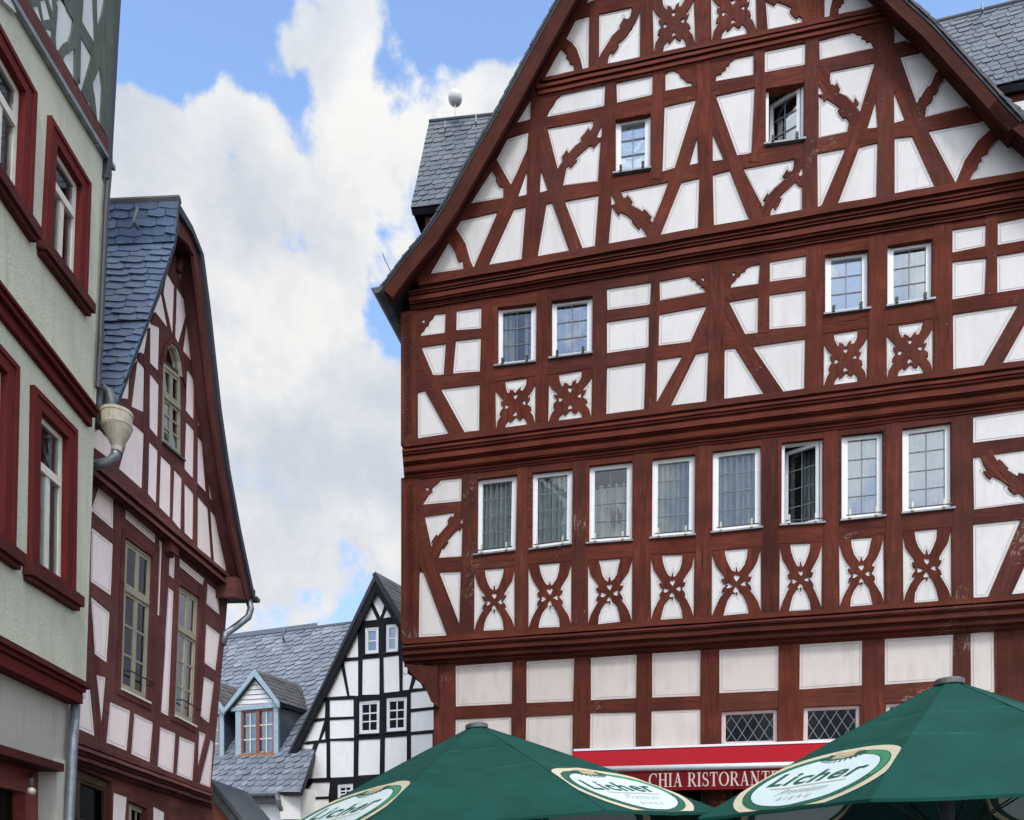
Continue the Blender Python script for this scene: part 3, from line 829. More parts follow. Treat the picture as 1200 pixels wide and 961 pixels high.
second.append(heart(496, 376, 3.2, .4, -1)); second.append(heart(823.5, 326.5, 3.2, .3, -1)); second.append(heart(860, 320.5, 3.2, -.3, -1))
w2 = [Z(t) for t in ('B612,480 795,460 792,745 612,765', 'B865,450 1058,425 1055,705 865,730', 'J268,235 470,208 470,500 268,525', 'J560,190 772,158 770,455 560,488')]
x2 = [Z(t) for t in ('. 580,447 628,440 628,499 580,506', '. 642,439 694,431 694,491 642,498', '. 965,391 1017.5,384 1017,448 965,456', '. 1039,381 1094.5,373 1094.5,438 1039,446')]
s2 = [('corner_post', 479, 355, 479, 525, 19), ('post', 530, 350, 524, 440, 12), ('post', 571, 345, 571, 520, 15), ('post', 636, 330, 636, 510, 13), ('post', 703, 325, 703, 500, 15),
      ('post', 766, 315, 760, 490, 11, 'worn'), ('post', 840, 300, 838, 480, 19), ('post', 896, 295, 893, 390, 12), ('post', 954, 285, 954, 470, 19), ('post', 1028, 270, 1027, 460, 19),
      ('post', 1105, 260, 1106, 445, 21), ('post', 1162, 250, 1161, 345, 14), ('brace', 491, 395, 539, 512, 17), ('brace', 830, 355, 771, 483, 20), ('brace', 850, 348, 914, 468, 20), ('brace', 1200, 350, 1158, 434, 20, 'worn')]
def floor_outline(top, bot, o, x0=470, x1=XRP, right=None):
    f = lambda l, x: l[1] + (l[3] - l[1]) * (x - l[0]) / (l[2] - l[0])
    return [FA.uz(x0, f(bot, x0), o + .02), FA.uz(x1, f(bot, x1), o + .02), FA.uz(x1, f(top, x1), o + .02), FA.uz(x0, f(top, x0), o + .02)]
storey(house, FA, O2, floor_outline((475, 366, 1200, 246), (488, 520, 1200, 428), O2, 470), second, w2 + x2, s2, 'red', 'white', collect=PANELS, alt='red2')
# --- first floor
first = [Z(t) for t in """M140,355 200,260 240,230 235,190 300,140 320,110 530,90 525,320
M155,485 460,440 445,485 420,475 385,525 395,560 350,610 290,680 270,655 220,745 245,755 222,790
M297,905 335,800 350,815 400,740 380,735 440,670 500,610 505,640 540,585 533,890
M522,545 540,500 540,550
. 492,672 496,671 523,744 491,746
. 515.5,671 539.5,670 538,730
K965,35 1240,-4 1240,118 965,152
O165,290 235,280 265,365 297,412 255,415 285,465 330,500 345,465 420,500 512,567 478,572 510,620 565,640 595,622 650,665 720,690 720,705 175,775
O350,260 720,210 720,480 640,440 590,430 590,465 540,440 470,395 505,395 460,340 400,300 400,330
K965,540 1182,518 1030,875 967,878
K1148,862 1240,660 1240,852
. 1225,520 1270,514 1270,690 1225,693""".split('\n')]
first.append(heart(500.5, 572.5, 3, .3, -1))
w1 = [Z(t) for t in ('C518,325 705,303 697,665 515,685', 'C775,295 965,275 960,635 773,660', 'G42,262 245,240 242,618 40,632', 'G338,230 538,208 535,592 335,608',
                     'G622,195 847,168 847,558 620,582', 'G945,155 1138,133 1138,535 943,548', 'K345,120 540,100 540,505 345,525', 'K630,88 860,57 862,468 630,492')]
x1 = [Z(t) for t in ('. 555.5,667 603.5,664 603,738 555,741', '. 619,661 670,657 670,734 619,738', '. 688,656 741,652 741,729 688,733', '. 762.5,650 814.5,647 814,725 762,728',
                     '. 834,645 893,640 893,718 834,724', '. 913,637 964,634 964,715.5 913,719', '. 983,632 1036,626 1037,709 984,713', '. 1057,622 1115,617 1116,704 1058,709')]
s1 = [('corner_post', 482, 550, 482, 760, 20), ('post', 548, 545, 546, 750, 15, 'worn'), ('post', 611, 540, 611, 748, 14), ('post', 680, 530, 679, 745, 14, 'worn'), ('post', 752, 522, 752, 738, 19),
      ('post', 825, 515, 823, 732, 17), ('post', 903, 505, 903, 726, 18, 'worn'), ('post', 974, 497, 974, 722, 17), ('post', 1047, 490, 1047, 716, 17), ('post', 1128, 480, 1128, 712, 22, 'worn'),
      ('brace', 491, 640, 534, 750, 15), ('brace', 538, 600, 505, 648, 14), ('brace', 1199, 608, 1166, 706, 22), ('brace', 1155, 532, 1202, 582, 16)]
storey(house, FA, O1, floor_outline((475, 560, 1200, 472), (475, 752, 1200, 700), O1), first, w1 + x1, s1, 'red2', 'white', collect=PANELS, alt='red')
# --- ground floor
ground = [Z(t) for t in """D417,238 680,220 678,412 418,425
D750,218 970,203 965,400 750,408
H52,200 263,185 260,385 52,395
H340,180 562,165 560,375 340,383
H655,163 928,145 928,350 655,362
L152,138 440,120 440,325 150,345
L550,112 868,92 865,300 550,322
L953,85 1058,75 1062,358 955,360
D417,490 675,478 675,700 417,700
D748,478 963,467 960,700 745,700
H50,460 258,457 258,660 47,660
H337,450 562,442 560,660 335,660
. 1228,732 1290,728 1290,800 1228,803
. 1138,938 1166,938 1166,975 1138,975
. 538,912 600,908 600,985 538,985""".split('\n')]
wg = [Z(t) for t in ('H663,450 925,437 925,605 662,612', 'L168,430 433,418 433,594 165,602', 'L553,412 830,398 830,586 553,594')]
shop = [Z(t) for t in ('. 640,915 735,911 735,1100 640,1100', '. 755,911 830,908 830,1100 755,1100', '. 850,907 925,905 925,1100 850,1100', '. 945,904 1020,900 1020,1100 945,1100', '. 1040,900 1125,898 1125,1100 1040,1100')]
sg = [('corner_post', 521, 770, 521, 1190, 25), ('post', 608, 765, 607, 1190, 17), ('post', 682, 762, 681, 905, 20), ('post', 755, 758, 754, 905, 18), ('post', 832, 752, 831, 905, 22),
      ('post', 925, 745, 925, 905, 26), ('post', 1024, 738, 1024, 905, 26), ('post', 1127, 732, 1127, 905, 20, 'worn'), ('post', 1192, 730, 1192, 1190, 46, 'worn')]
go = [FA.uz(508, 1030, OG + .02), FA.uz(XRP, 1030, OG + .02), FA.uz(XRP, 722, OG + .02), FA.uz(508, 775, OG + .02)]
go[0].y = go[1].y = .01
storey(house, FA, OG, go, ground, wg + shop, sg, 'red2', 'cream', collect=PANELS, alt='red')
# --- the panels: the hundred largest as parts, tiny chips together
PANELS.sort(key=lambda t: -t[1])
CAP = 83
for mb, A, mats, label in PANELS[:CAP]: mb.build('infill_panel', mats, house)
rest = MB()
for mb, A, mats, label in PANELS[CAP:]: rest.add(mb.v, mb.f, 0)
ro = rest.build('small_infill_panels', M['white'], house); ro['kind'] = 'stuff'
# --- windows
for i, q in enumerate(w1):
    kw = dict(cols=2, rows=4, hooks=('brass', .12, True), fw=.042, sw=.045, recess=.05)
    cu = ['full', 'full', 'half', 'full', 'full', 'right', 'full', 'full'][i]
    window(house, FA, O1, [FA.uz(*p, O1 - .05) for p in q], curtain=cu, glass='glass2' if i in (6, 7) else 'glass', open_=-.42 if i == 5 else 0,
           label='window with its casement standing open inwards' if i == 5 else None, **kw)
for i, q in enumerate(w2):
    window(house, FA, O2, [FA.uz(*p, O2 - .05) for p in q], 2, 3, hooks=('iron', .075, False), fw=.04, sw=.045, curtain=['pair', 'pair', 'blind', 'pair'][i], glass='glass2' if i else 'glass')
for i, q in enumerate(gwin):
    window(house, FA, O3, [FA.uz(*p, O3 - .05) for p in q], 2, 3, hooks=('iron', .075, False), fw=.04, sw=.045, curtain=['blind', None][i], glass='glass',
           open_=0 if i == 0 else -.5, label=None if i == 0 else 'gable window with its casement standing open inwards')
for i, q in enumerate(wg):
    window(house, FA, OG, [FA.uz(*p, OG - .04) for p in q], 1, 1, wood='pinkw', lattice=True, lead='leadlight', glass='glassd', fw=.05, sw=.012, recess=.04, lt=.010, sillm='pinkw')
for i, q in enumerate(shop):
    window(house, FA, OG, [FA.uz(*p, OG - .12) for p in q], 2, 2, wood='brown', lead='brown', glass='glassd', fw=.06, sw=.05, recess=.12, lt=.03, sill=False)
# --- carved crosses
for i, q in enumerate(gx): carved_cross(house, FA, O3, [FA.uz(*p, O3 + .02) for p in q], X2, 'red2')
for i, q in enumerate(x2): carved_cross(house, FA, O2, [FA.uz(*p, O2 + .02) for p in q], X2, 'red')
for i, q in enumerate(x1): carved_cross(house, FA, O1, [FA.uz(*p, O1 + .02) for p in q], X1, 'red')
# --- mouldings between the storeys
def ext(l, x): return l[1] + (l[3] - l[1]) * (x - l[0]) / (l[2] - l[0])
def mould(top, bot, x0, x1, prof, mat, name='moulded_beam'):
    return band(house, FA, (x0, ext(top, x0)), (x0 + 3, ext(bot, x0 + 3)), (x1, ext(top, x1)), (x1, ext(bot, x1)), prof, mat, name, .68 if name == 'moulded_beam' else 1.0)
mould((505, 322, 1200, 200), (505, 338, 1200, 213), 489, XRP, [(0, O3 + .03), (0, O3 + .055), (.62, O3 + .065), (.64, O3 + .02), (1, O3 + .0)], 'red', 'sill_beam')
mould((505, 336, 1200, 212), (475, 369, 1200, 252), 478, XRP, [(0, .16), (.02, .19), (.07, .215), (.10, .205), (.105, .17), (.15, .165), (.155, .19), (.19, .195), (.22, .15), (.27, .14), (.29, .19), (.33, .20), (.34, .225), (.45, .245), (.47, .23), (.475, .20), (.51, .205), (.56, .215), (.60, .17), (.62, .13), (.66, .13), (.67, .15), (.72, .155), (.725, .125), (.76, .125), (.77, .15), (.81, .15), (.83, .10), (.9, .105), (.905, .09), (1, .085)], 'red')
mould((488, 514, 1200, 422), (488, 525, 1200, 432), 471, XRP, [(0, O2 + .025), (0, O2 + .04), (.7, O2 + .05), (.75, O2 + .02), (1, O2)], 'red', 'sill_beam')
mould((488, 524, 1200, 432), (475, 564, 1200, 478), 471, XRP, [(0, .08), (.03, .13), (.08, .16), (.10, .155), (.105, .12), (.14, .12), (.145, .15), (.19, .14), (.21, .10), (.26, .09), (.28, .13), (.33, .15), (.335, .175), (.41, .19), (.43, .175), (.435, .14), (.48, .145), (.52, .10), (.56, .085), (.58, .12), (.64, .13), (.645, .155), (.72, .15), (.73, .12), (.77, .125), (.80, .07), (.84, .06), (.85, .085), (.89, .08), (.9, .05), (.97, .05), (1, .02)], 'red')
mould((475, 748, 1200, 697), (475, 757, 1200, 704), 470, XRP, [(0, .025), (0, .04), (.75, .05), (.8, .0), (1, -.02)], 'red', 'sill_beam')
mould((475, 756, 1200, 704), (475, 782, 1200, 738), 471, XRP, [(0, .01), (.04, .08), (.10, .11), (.11, .09), (.15, .09), (.16, .105), (.20, .06), (.27, .045), (.29, .08), (.36, .085), (.365, .105), (.43, .11), (.46, .05), (.52, .02), (.57, .0), (.59, .03), (.65, .035), (.655, .05), (.71, .045), (.75, -.03), (.82, -.08), (.83, -.06), (.89, -.07), (.9, -.10), (.96, -.12), (1, -.18)], 'red2')
mould((635, 91, 1047, 3), (625, 98.5, 1047, 10), 634, 1064, [(0, O3 + .03), (0, O3 + .06), (.8, O3 + .07), (.85, O3 + .02), (1, O3 + .02)], 'red', 'sill_beam')
mould((635, 98, 1047, 9), (625, 117, 1047, 27), 628, 1075, [(0, .18), (.05, .23), (.25, .255), (.34, .20), (.45, .19), (.5, .22), (.7, .235), (.78, .195), (1, .185)], 'red')
# --- roof, verges, gutter
mb = MB()
Lo = LEFT; Li = poly_inset(LEFT, .05); Li[-1] = Vector((apex.x, apex.y - .2)); loft(mb, FA, Lo, Li, -9.5, OV)
Ro = RIGHT; Ri = poly_inset(RIGHT, .05); Ri[0] = Vector((apex.x, apex.y - .2)); loft(mb, FA, Ro, Ri, -9.5, OV)
roof = mb.build('roof', M['roofd'], house)
for nm, P_ in (('barge_board', LEFT), ('barge_board', RIGHT)):
    mb = MB(); wdt = .25 if P_ is LEFT else .19
    a = poly_inset(P_, .03); b = poly_inset(P_, wdt + .02)
    if P_ is LEFT: a[-1] = Vector((apex.x, apex.y - .1)); b[-1] = Vector((apex.x, apex.y - .55))
    else: a[0] = Vector((apex.x, apex.y - .1)); b[0] = Vector((apex.x, apex.y - .55))
    loft(mb, FA, a, b, OV - .06, OV - .012)
    mb.build(nm, M['barge'], house)
    mb = MB(); a = poly_inset(P_, .06); b = poly_inset(P_, .085); i_ = -1 if P_ is LEFT else 0
    a[i_] = Vector((apex.x, apex.y - .22)); b[i_] = Vector((apex.x, apex.y - .26))
    loft(mb, FA, a, b, O3 + .02, OV - .065); mb.build('soffit_board', M['barge'], house)
# slates showing along the left verge
for P_ in (LEFT, RIGHT):
    mb = MB()
    for i in range(len(P_) - 1):
        a, b = Vector(P_[i]), Vector(P_[i + 1]); l = (b - a).length; k = int(l / .15)
        nn = Vector((-(b - a).y, (b - a).x)).normalized()
        for j in range(k):
            p, q = a.lerp(b, j / k), a.lerp(b, (j + 1.15) / k); lo_, hi_ = (p, q)
            c = [p - nn * .02, q - nn * .02, q + nn * (.005 if P_ is LEFT else .022), p + nn * (.022 if P_ is LEFT else .005)]
            mb.hexa([FA.w(v.x, v.y, OV - .5) for v in c] + [FA.w(v.x, v.y, OV + .012 + random.uniform(0, .012)) for v in c])
    mb.build('verge_slates', M['roofd'], house)
def gutter(pl, u, z, o0, o1, r, parent, mats, sign=1):
    n = 10; mb = MB(); vs = []; fs = []
    for o in (o0, o1):
        for rr_ in (r, r - .012):
            for k in range(n + 1):
                a = math.pi + math.pi * k / n; vs.append(pl.w(u + rr_ * math.cos(a), z + rr_ * math.sin(a), o))
    m = n + 1
    for k in range(n):
        fs += [(k, k + 1, 2 * m + k + 1, 2 * m + k), (m + k, 3 * m + k, 3 * m + k + 1, m + k + 1), (k, m + k, m + k + 1, k + 1), (2 * m + k, 2 * m + k + 1, 3 * m + k + 1, 3 * m + k)]
    b = len(vs)
    fs.append(tuple(range(n + 1))); fs.append(tuple(2 * m + k for k in range(n + 1))[::-1])
    mb.add(vs, fs); return mb.build('gutter', M[mats], parent)
gutter(FA, LEFT[0].x - .04, LEFT[0].y - .02, -9, OV + .05, .10, house, 'zincd'); gutter(FA, foot.x + .04, foot.y - .02, -9, OV + .05, .10, house, 'zincd')
mb = MB(); tip = FA.w(LEFT[0].x + .06, LEFT[0].y + .22, OV)
mb.tube([FA.w(LEFT[0].x + .17, LEFT[0].y + .24, OV), FA.w(LEFT[0].x + .08, LEFT[0].y + .42, OV), FA.w(LEFT[0].x + .03, LEFT[0].y + .55, OV)], .006, 6); mb.build('lightning_wire', M['iron'], house)
# --- corner bracket under the jetty
c0 = FA.uz(474, 778, -.02); c1 = FA.uz(512, 781, -.02); c2 = FA.uz(512, 828, -.02); c3 = FA.uz(505, 822, -.02); c4 = FA.uz(497, 803, -.02); c5 = FA.uz(482, 790, -.02)
pp = ccw([c0, c1, c2, c3, c4, c5]); mb = MB(); V = [Vector(p) for p in pp]
extrude_tris(mb, V, [tuple(t) for t in tess(pp)], FA, -.24, -.03, 0, Vector((.6, .8))); mb.build('corner_bracket', M['red2'], house)
# --- carved rope on the corner posts
for (ya, yb, o, x) in ((372, 512, O2, 478.5), (570, 742, O1, 481)):
    mb = MB(); k = 40 if o == O2 else 46
    for i in range(k):
        y = ya + (yb - ya) * i / k; a = FA.uz(x - 4, y + 3.5, o); b = FA.uz(x + 5, y - 2, o); 
        mb.tube([FA.w(a.x, a.y, o + .032), FA.w((a.x + b.x) / 2, (a.y + b.y) / 2, o + .038), FA.w(b.x, b.y, o + .032)], .010, 5)
    mb.build('rope_carving', M['red2'], house)
# --- body: side walls, dark inside
mb = MB(); uL = FA.uz(472, 650, 0).x; uR = FA.uz(XRP, 650, 0).x
zt = LEFT[0].y - .1; zj = FA.uz(474, 778, 0).y; uG = FA.uz(509, 900, OG).x
for u0, u1, z0, z1, oo in ((uL + .02, uL + .3, zj, zt, -.13), (uR - .3, uR - .02, zj, zt, -.13), (uG + .02, uG + .3, 0, zj, OG - .13), (uR - .3, uR - .02, 0, zj, OG - .13)):
    mb = MB(); mb.hexa([FA.w(u, z, o) for o in (-9.3, oo) for u, z in ((u0, z0), (u1, z0), (u1, z1), (u0, z1))])
    mb.build('side_wall', M['white'], house)
mb = MB(); mb.hexa([FA.w(u, z, o) for o in (-9.3, -.14) for u, z in ((uL + .03, zj - .12), (uG + .1, zj - .12), (uG + .1, zj), (uL + .03, zj))]); mb.build('jetty_beam', M['red2'], house)
mb = MB()
mb = MB(); zt = LEFT[0].y - .2
ins = [(uL + .3, 0), (uR - .3, 0), (uR - .3, zt), (apex.x, apex.y - .9), (uL + .3, zt)]
mb.add([FA.w(u, z, -1.6) for u, z in ins] + [FA.w(u, z, -9.2) for u, z in ins], [(0, 1, 2, 3, 4), (9, 8, 7, 6, 5)])
mb.build('inner_wall', M['room'], house)
mb = MB()
for zz in (3.2, FA.uz(800, 735, 0).y, FA.uz(800, 500, 0).y, FA.uz(800, 285, 0).y, FA.uz(800, 70, 0).y):
    hw = min(uR - .35, 9); l = uL + .35; r_ = uR - .35
    if zz > zt:
        f_ = (zz - zt) / (apex.y - .9 - zt); l = l + (apex.x - l) * f_ + .1; r_ = r_ + (apex.x - r_) * f_ - .1
    mb.hexa([FA.w(u, z, o) for o in (-1.58, -.35) for u, z in ((l, zz), (r_, zz), (r_, zz + .1), (l, zz + .1))])
mb.build('floor_slab', M['room'], house)
# --- dormers on both roof slopes
def main_dormer(eL, eR, rL, rR, oe, orr, drop, hip):
    a, b = FA.at(*eL, oe), FA.at(*eR, oe); c, d = FA.at(*rR, orr), FA.at(*rL, orr)
    t = thing_part('dormer', house)
    slates(t, [d, c, b, a], 'slateg', .24, .17, 'slates', nrm=Vector((0, -1, 1)), skew=.1)
    n3 = Vector((FA.n.x, FA.n.y, 0))
    mb = MB(); e = Vector((0, 0, -.05)); k = n3 * -.18
    p, q = a + e + k, b + e + k
    if hip: p = p + Vector((FA.d.x, FA.d.y, 0)) * .22
    mb.hexa([p + Vector((0, 0, -drop)), q + Vector((0, 0, -drop)), q, p] + [v - n3 * 1.2 for v in (p + Vector((0, 0, -drop)), q + Vector((0, 0, -drop)), q, p)])
    mb.build('wall', M['red2'], t)
    # back slope so that the dormer is solid
    mb = MB(); bk = n3 * -2.4
    mb.add([d, c, c + (c - b).cross(Vector((0, 0, 1))) * 0 + bk + Vector((0, 0, b.z - c.z)), d + bk + Vector((0, 0, a.z - d.z)), a, b], [(0, 1, 2, 3), (0, 3, 4), (1, 5, 2)])
    mb.build('back_slope', M['roofd'], t)
    rt = MB(); rt.tube([d + Vector((0, 0, .01)), c + Vector((0, 0, .01))], .035, 8); rt.build('ridge', M['slateg'], t)
    return t, (a, b, c, d)
def thing_part(name, parent):
    o = bpy.data.objects.new(name, None); COL.objects.link(o); o.parent = parent; o.location = (0, 0, 0); WPOS[o.name] = WPOS[parent.name].copy(); o.empty_display_size = .1
    return o
dl, (a, b, c, d) = main_dormer((481.5, 244), (640, 224), (503, 143), (640, 128), -1.6, -2.9, .62, True)
fin = FA.at(533, 141, -2.9); top = FA.at(533.5, 115, -2.9)
mb = MB(); mb.tube([fin - Vector((0, 0, .1)), top], .012, 8); rad = 8.2 / FPX * top.y
for i in range(9):
    pass
fo = mb.build('finial_rod', M['finial'], dl)
bm = bmesh.new(); bmesh.ops.create_uvsphere(bm, u_segments=24, v_segments=14, radius=rad)
bmesh.ops.scale(bm, vec=(1, 1, .98), verts=bm.verts)
me = bpy.data.meshes.new('ball'); 
obj('finial_ball', [top + v.co for v in bm.verts], [tuple(v.index for v in f.verts) for f in bm.faces], M['finial'], dl, smooth=True); bm.free()
for (x, y) in ((522, 155), (558, 148)):
    p = FA.at(x, y, -2.6); mb = MB(); mb.tube([p + Vector((0, -.02, -.03)), p + Vector((0, -.10, .0)), p + Vector((0, -.06, .16))], .014, 6); mb.build('roof_hook', M['zinc'], dl)
dr, (a, b, c, d) = main_dormer((1110, 112), (1330, 68), (1050, 38), (1330, -32), -1.6, -2.9, 1.4, False)
p = [FA.at(x, y, -1.74) for x, y in ((1184, 121), (1215, 115), (1215, 150), (1184, 150))]
n3 = Vector((FA.n.x, FA.n.y, 0)); mb = MB(); mb.hexa([v for v in p] + [v - n3 * .05 for v in p]); mb.build('infill_panel', M['white'], dr)
for (x, y) in ((1148, 19),):
    p = FA.at(x, y, -2.7); mb = MB(); mb.tube([p + Vector((0, -.02, -.03)), p + Vector((0, -.10, .0)), p + Vector((0, -.06, .16))], .014, 6); mb.build('roof_hook', M['zinc'], dr)

# ================================================================== AWNING
aw_u0 = FA.uz(673, 881, OG).x; aw_u1 = FA.uz(1145, 862, OG).x
ab = FA.w((aw_u0 + aw_u1) / 2, FA.uz(850, 875, OG + .05).y, OG)
awn = thing('restaurant_awning', ab, 'half-open red awning with white front bar and lettered dark red valance, above the restaurant windows', 'awning')
OA, OB = OG + .06, OG + .62
za = lambda x, y, o: FA.uz(x, y, o).y
t0, t1 = za(680, 880.5, OA), za(1000, 869.5, OA)
zl = FA.uz(725, 898, OB); zr = FA.uz(925, 893, OB); sb = (zr.y - zl.y) / (zr.x - zl.x); zb = lambda u: zl.y + sb * (u - zl.x)
zA = FA.uz(680, 880.5, OA); zB = FA.uz(1000, 869.5, OA); st_ = (zB.y - zA.y) / (zB.x - zA.x); zt_ = lambda u: zA.y + st_ * (u - zA.x)
mb = MB(); n = 30
vs = []; fs = []
for i in range(n + 1):
    u = aw_u0 + (aw_u1 - aw_u0) * i / n
    for (z, o) in ((zt_(u), OA), (zb(u), OB), (zb(u) - .012, OB - .002), (zt_(u) - .012, OA)): vs.append(FA.w(u, z, o))
for i in range(n):
    for j in range(4): fs.append((4 * i + j, 4 * i + (j + 1) % 4, 4 * i + 4 + (j + 1) % 4, 4 * i + 4 + j))
mb.add(vs, fs); mb.build('canopy', M['canvas_red'], awn)
mb = MB(); mb.hexa([FA.w(u, z, o) for o in (OG + .025, OA + .03) for u, z in ((aw_u0, zt_(aw_u0) - .0), (aw_u1, zt_(aw_u1)), (aw_u1, zt_(aw_u1) + .035), (aw_u0, zt_(aw_u0) + .035))]); mb.build('wall_rail', M['alu'], awn)
bh = (zl.y - FA.uz(725, 904.5, OB + .04).y)
mb = MB(); mb.tube([FA.w(aw_u0, zb(aw_u0) - bh / 2, OB + .02), FA.w(aw_u1, zb(aw_u1) - bh / 2, OB + .02)], bh / 2, 14); mb.build('front_bar', M['alu'], awn, smooth=True)
vt = bh + .012; vh = zl.y - FA.uz(725, 927.5, OB).y
mb = MB(); mb.hexa([FA.w(u, z, o) for o in (OB + .008, OB + .016) for u, z in ((aw_u0, zb(aw_u0) - vh), (aw_u1, zb(aw_u1) - vh), (aw_u1, zb(aw_u1) - vt + .03), (aw_u0, zb(aw_u0) - vt + .03))]); va = mb.build('valance', M['valance'], awn)
# lettering, right part of the sign that the parasols leave visible
lh = (FA.uz(800, 905.5, OB).y - FA.uz(800, 922, OB).y); x0 = FA.uz(760, 915, OB).x; x1_ = FA.uz(903, 912, OB).x
txt = 'CHIA RISTORANTE'; gl = [serif(c) for c in txt]; tw = sum(w for s, w in gl[:14]) + .06 * 14
k = (x1_ - x0) / tw / lh; cx = 0; mb = MB(); ks = 0
for (stv, w) in gl:
    for (p, q, wa, wb) in stv:
        p_, q_ = Vector(p), Vector(q); d = q_ - p_; nn = Vector((-d.y, d.x)).normalized()
        c = [p_ + nn * wa / 2, p_ - nn * wa / 2, q_ - nn * wb / 2, q_ + nn * wb / 2]; ks += 1
        oo = OB + .018 + (ks % 7) * .0004
        pts = [(x0 + (v.x + cx) * lh * k, zb(x0 + (v.x + cx) * lh * k) - vt - .022 - (1 - v.y) * lh * .98) for v in c]
        mb.hexa([FA.w(u, z, OB + .012) for u, z in pts] + [FA.w(u, z, oo) for u, z in pts])
    cx += w + .06
mb.build('lettering', M['letter'], va)
for u in (aw_u0 + .25, (aw_u0 + aw_u1) / 2, aw_u1 - .25):
    mb = MB(); mb.tube([FA.w(u, zt_(u) - .10, OG - .0), FA.w(u, zb(u) - .07, OB)], .02, 8); mb.build('arm', M['alu'], awn)
# vase in the third first-floor window
vp = FA.uz(721, 629, O1 - .12); vb = FA.w(vp.x, vp.y - .01, O1 - .20)
vas = thing('flower_vase', vb, 'small pale vase of dried red flowers behind the third first-floor window from the left', 'vase')
mb = MB(); mb.tube([vb, vb + Vector((0, 0, .03)), vb + Vector((0, 0, .08)), vb + Vector((0, 0, .12)), vb + Vector((0, 0, .15))], [.03, .05, .05, .022, .035], 14); mb.build('vase', M['vase'], vas, smooth=True)
mb = MB()
for i in range(46):
    a = random.uniform(0, 6.28); l = random.uniform(.1, .34); s = random.uniform(.0, .5)
    p = vb + Vector((0, 0, .14)); q = p + Vector((math.cos(a) * l * s, math.sin(a) * .3 * l * s, l))
    mb.tube([p, q], .003, 4)
    for j in range(3):
        e = q + Vector((random.gauss(0, .025), random.gauss(0, .012), random.gauss(0, .03))); r_ = random.uniform(.012, .024)
        mb.add([e + Vector((r_, 0, 0)), e + Vector((0, r_, r_)), e + Vector((-r_, 0, 0)), e + Vector((0, -r_, -r_))], [(0, 1, 2, 3)])
mb.build('dried_flowers', M['flower'], vas)
# ================================================================== LEFT: SAGE ROUGHCAST HOUSE
LP = Plane(110, 8.6, math.atan2(.998, -.0578))
lu = lambda s, o=0.0: [LP.uz(p[0], p[1], o) for p in Z(s)]
lh_ = thing('plastered_house', LP.w(-3, 0, -3), 'sage green roughcast house at the left edge with red sandstone window frames and string courses', 'house')
UL = -7.6
zmid0, zmid1 = LP.uz(114, 495).y, LP.uz(110, 504).y - .05
zbt, zbb = LP.uz(102, 802, .2).y, LP.uz(98, 824, .2).y
t0, t1 = LP.uz(7.5, 0), LP.uz(129, 200)
ztop = lambda u: t0.y + (t1.y - t0.y) * (u - t0.x) / (t1.x - t0.x)
wb = [(59, 135), (106, 215), (101, 360), (51, 294)]; wa_r = [(42.5, 109), (36, 271)]; wd = [(39, 451), (90, 504), (87.5, 706), (35, 672.5)]; wc_r = [(22, 430), (17, 656)]
def lw(q, o=.03): return [LP.uz(x, y, o) for x, y in q]
qb, qd = lw(wb), lw(wd)
def left_of(tr, br, ref):
    a, b = LP.uz(*tr, .03), LP.uz(*br, .03); w_ = (ref[1].x - ref[0].x + ref[2].x - ref[3].x) / 2
    return [Vector((a.x - w_, a.y)), a, b, Vector((b.x - w_, b.y))]
qa, qc = left_of(*wa_r, qb), left_of(*wc_r, qd)
LW = [qa, qb, qc, qd]
q3 = [[Vector((p.x - (qb[0].x - qa[0].x) * 1.0, p.y)) for p in q] for q in (qa, qc)]
LW += q3
cor = [LP.uz(x, y) for x, y in ((78, 961), (100, 803), (110, 520), (124, 240), (128, 205))]
out = [Vector((UL, zbt - .05)), Vector((cor[1].x, zbt - .05)), Vector((cor[2].x, cor[2].y)), cor[3], Vector((cor[4].x, ztop(cor[4].x))), Vector((UL, ztop(UL)))]
V, res = cdt(ccw(out), [ccw(q) for q in LW])
mb = MB()
for k in res: extrude_tris(mb, V, res[k], LP, -.30, 0)
mb.build('wall', M['green'], lh_)
def stone_window(q, label=None):
    Q = Quad(LP, q); t = .155
    mb = MB(); Q.rim(mb, 0, t, -.12, .03); Q.rim(mb, .0, .05, .029, .045)
    s = mb.build('window', M['sand'], lh_)
    mb = MB(); Q.bar(mb, -.07, -.03, Q.w + .06, .075, -.02, .10); Q.bar(mb, -.05, -.075, Q.w + .04, -.03, -.02, .065); Q.bar(mb, -.03, .075, Q.w + .02, .1, -.02, .07); mb.build('sill', M['sandd'], s)
    i0, i1, j0, j1 = t, Q.w - t, .10, Q.h - t
    fr = MB(); f = .05; o = -.035
    ty = j0 + (j1 - j0) * .68
    for b in ((i0, j0, i0 + f, j1), (i1 - f, j0, i1, j1), (i0 + f, j0, i1 - f, j0 + f), (i0 + f, j1 - f, i1 - f, j1)): Q.bar(fr, *b, o - .06, o)
    Q.bar(fr, i0 + f, ty - .04, i1 - f, ty + .04, o - .05, o + .015)
    Q.bar(fr, (i0 + i1) / 2 - .035, j0 + f, (i0 + i1) / 2 + .035, ty - .04, o - .05, o + .0)
    fr.build('casement', M['cwhite'], s)
    g = MB(); Q.bar(g, i0 + f, j0 + f, i1 - f, j1 - f, o - .02, o - .015); g.build('pane', M['glass'], s)
    g = MB(); Q.rim(g, t - .06, .06, -.7, -.17); g.build('reveal', M['room'], s)
    drape(Q, s, M['curtaind'], .12, .42, .05, .98, -.32, waves=3); drape(Q, s, M['curtaind'], .62, .92, .05, .98, -.32, waves=3)
for q in LW: stone_window(q)
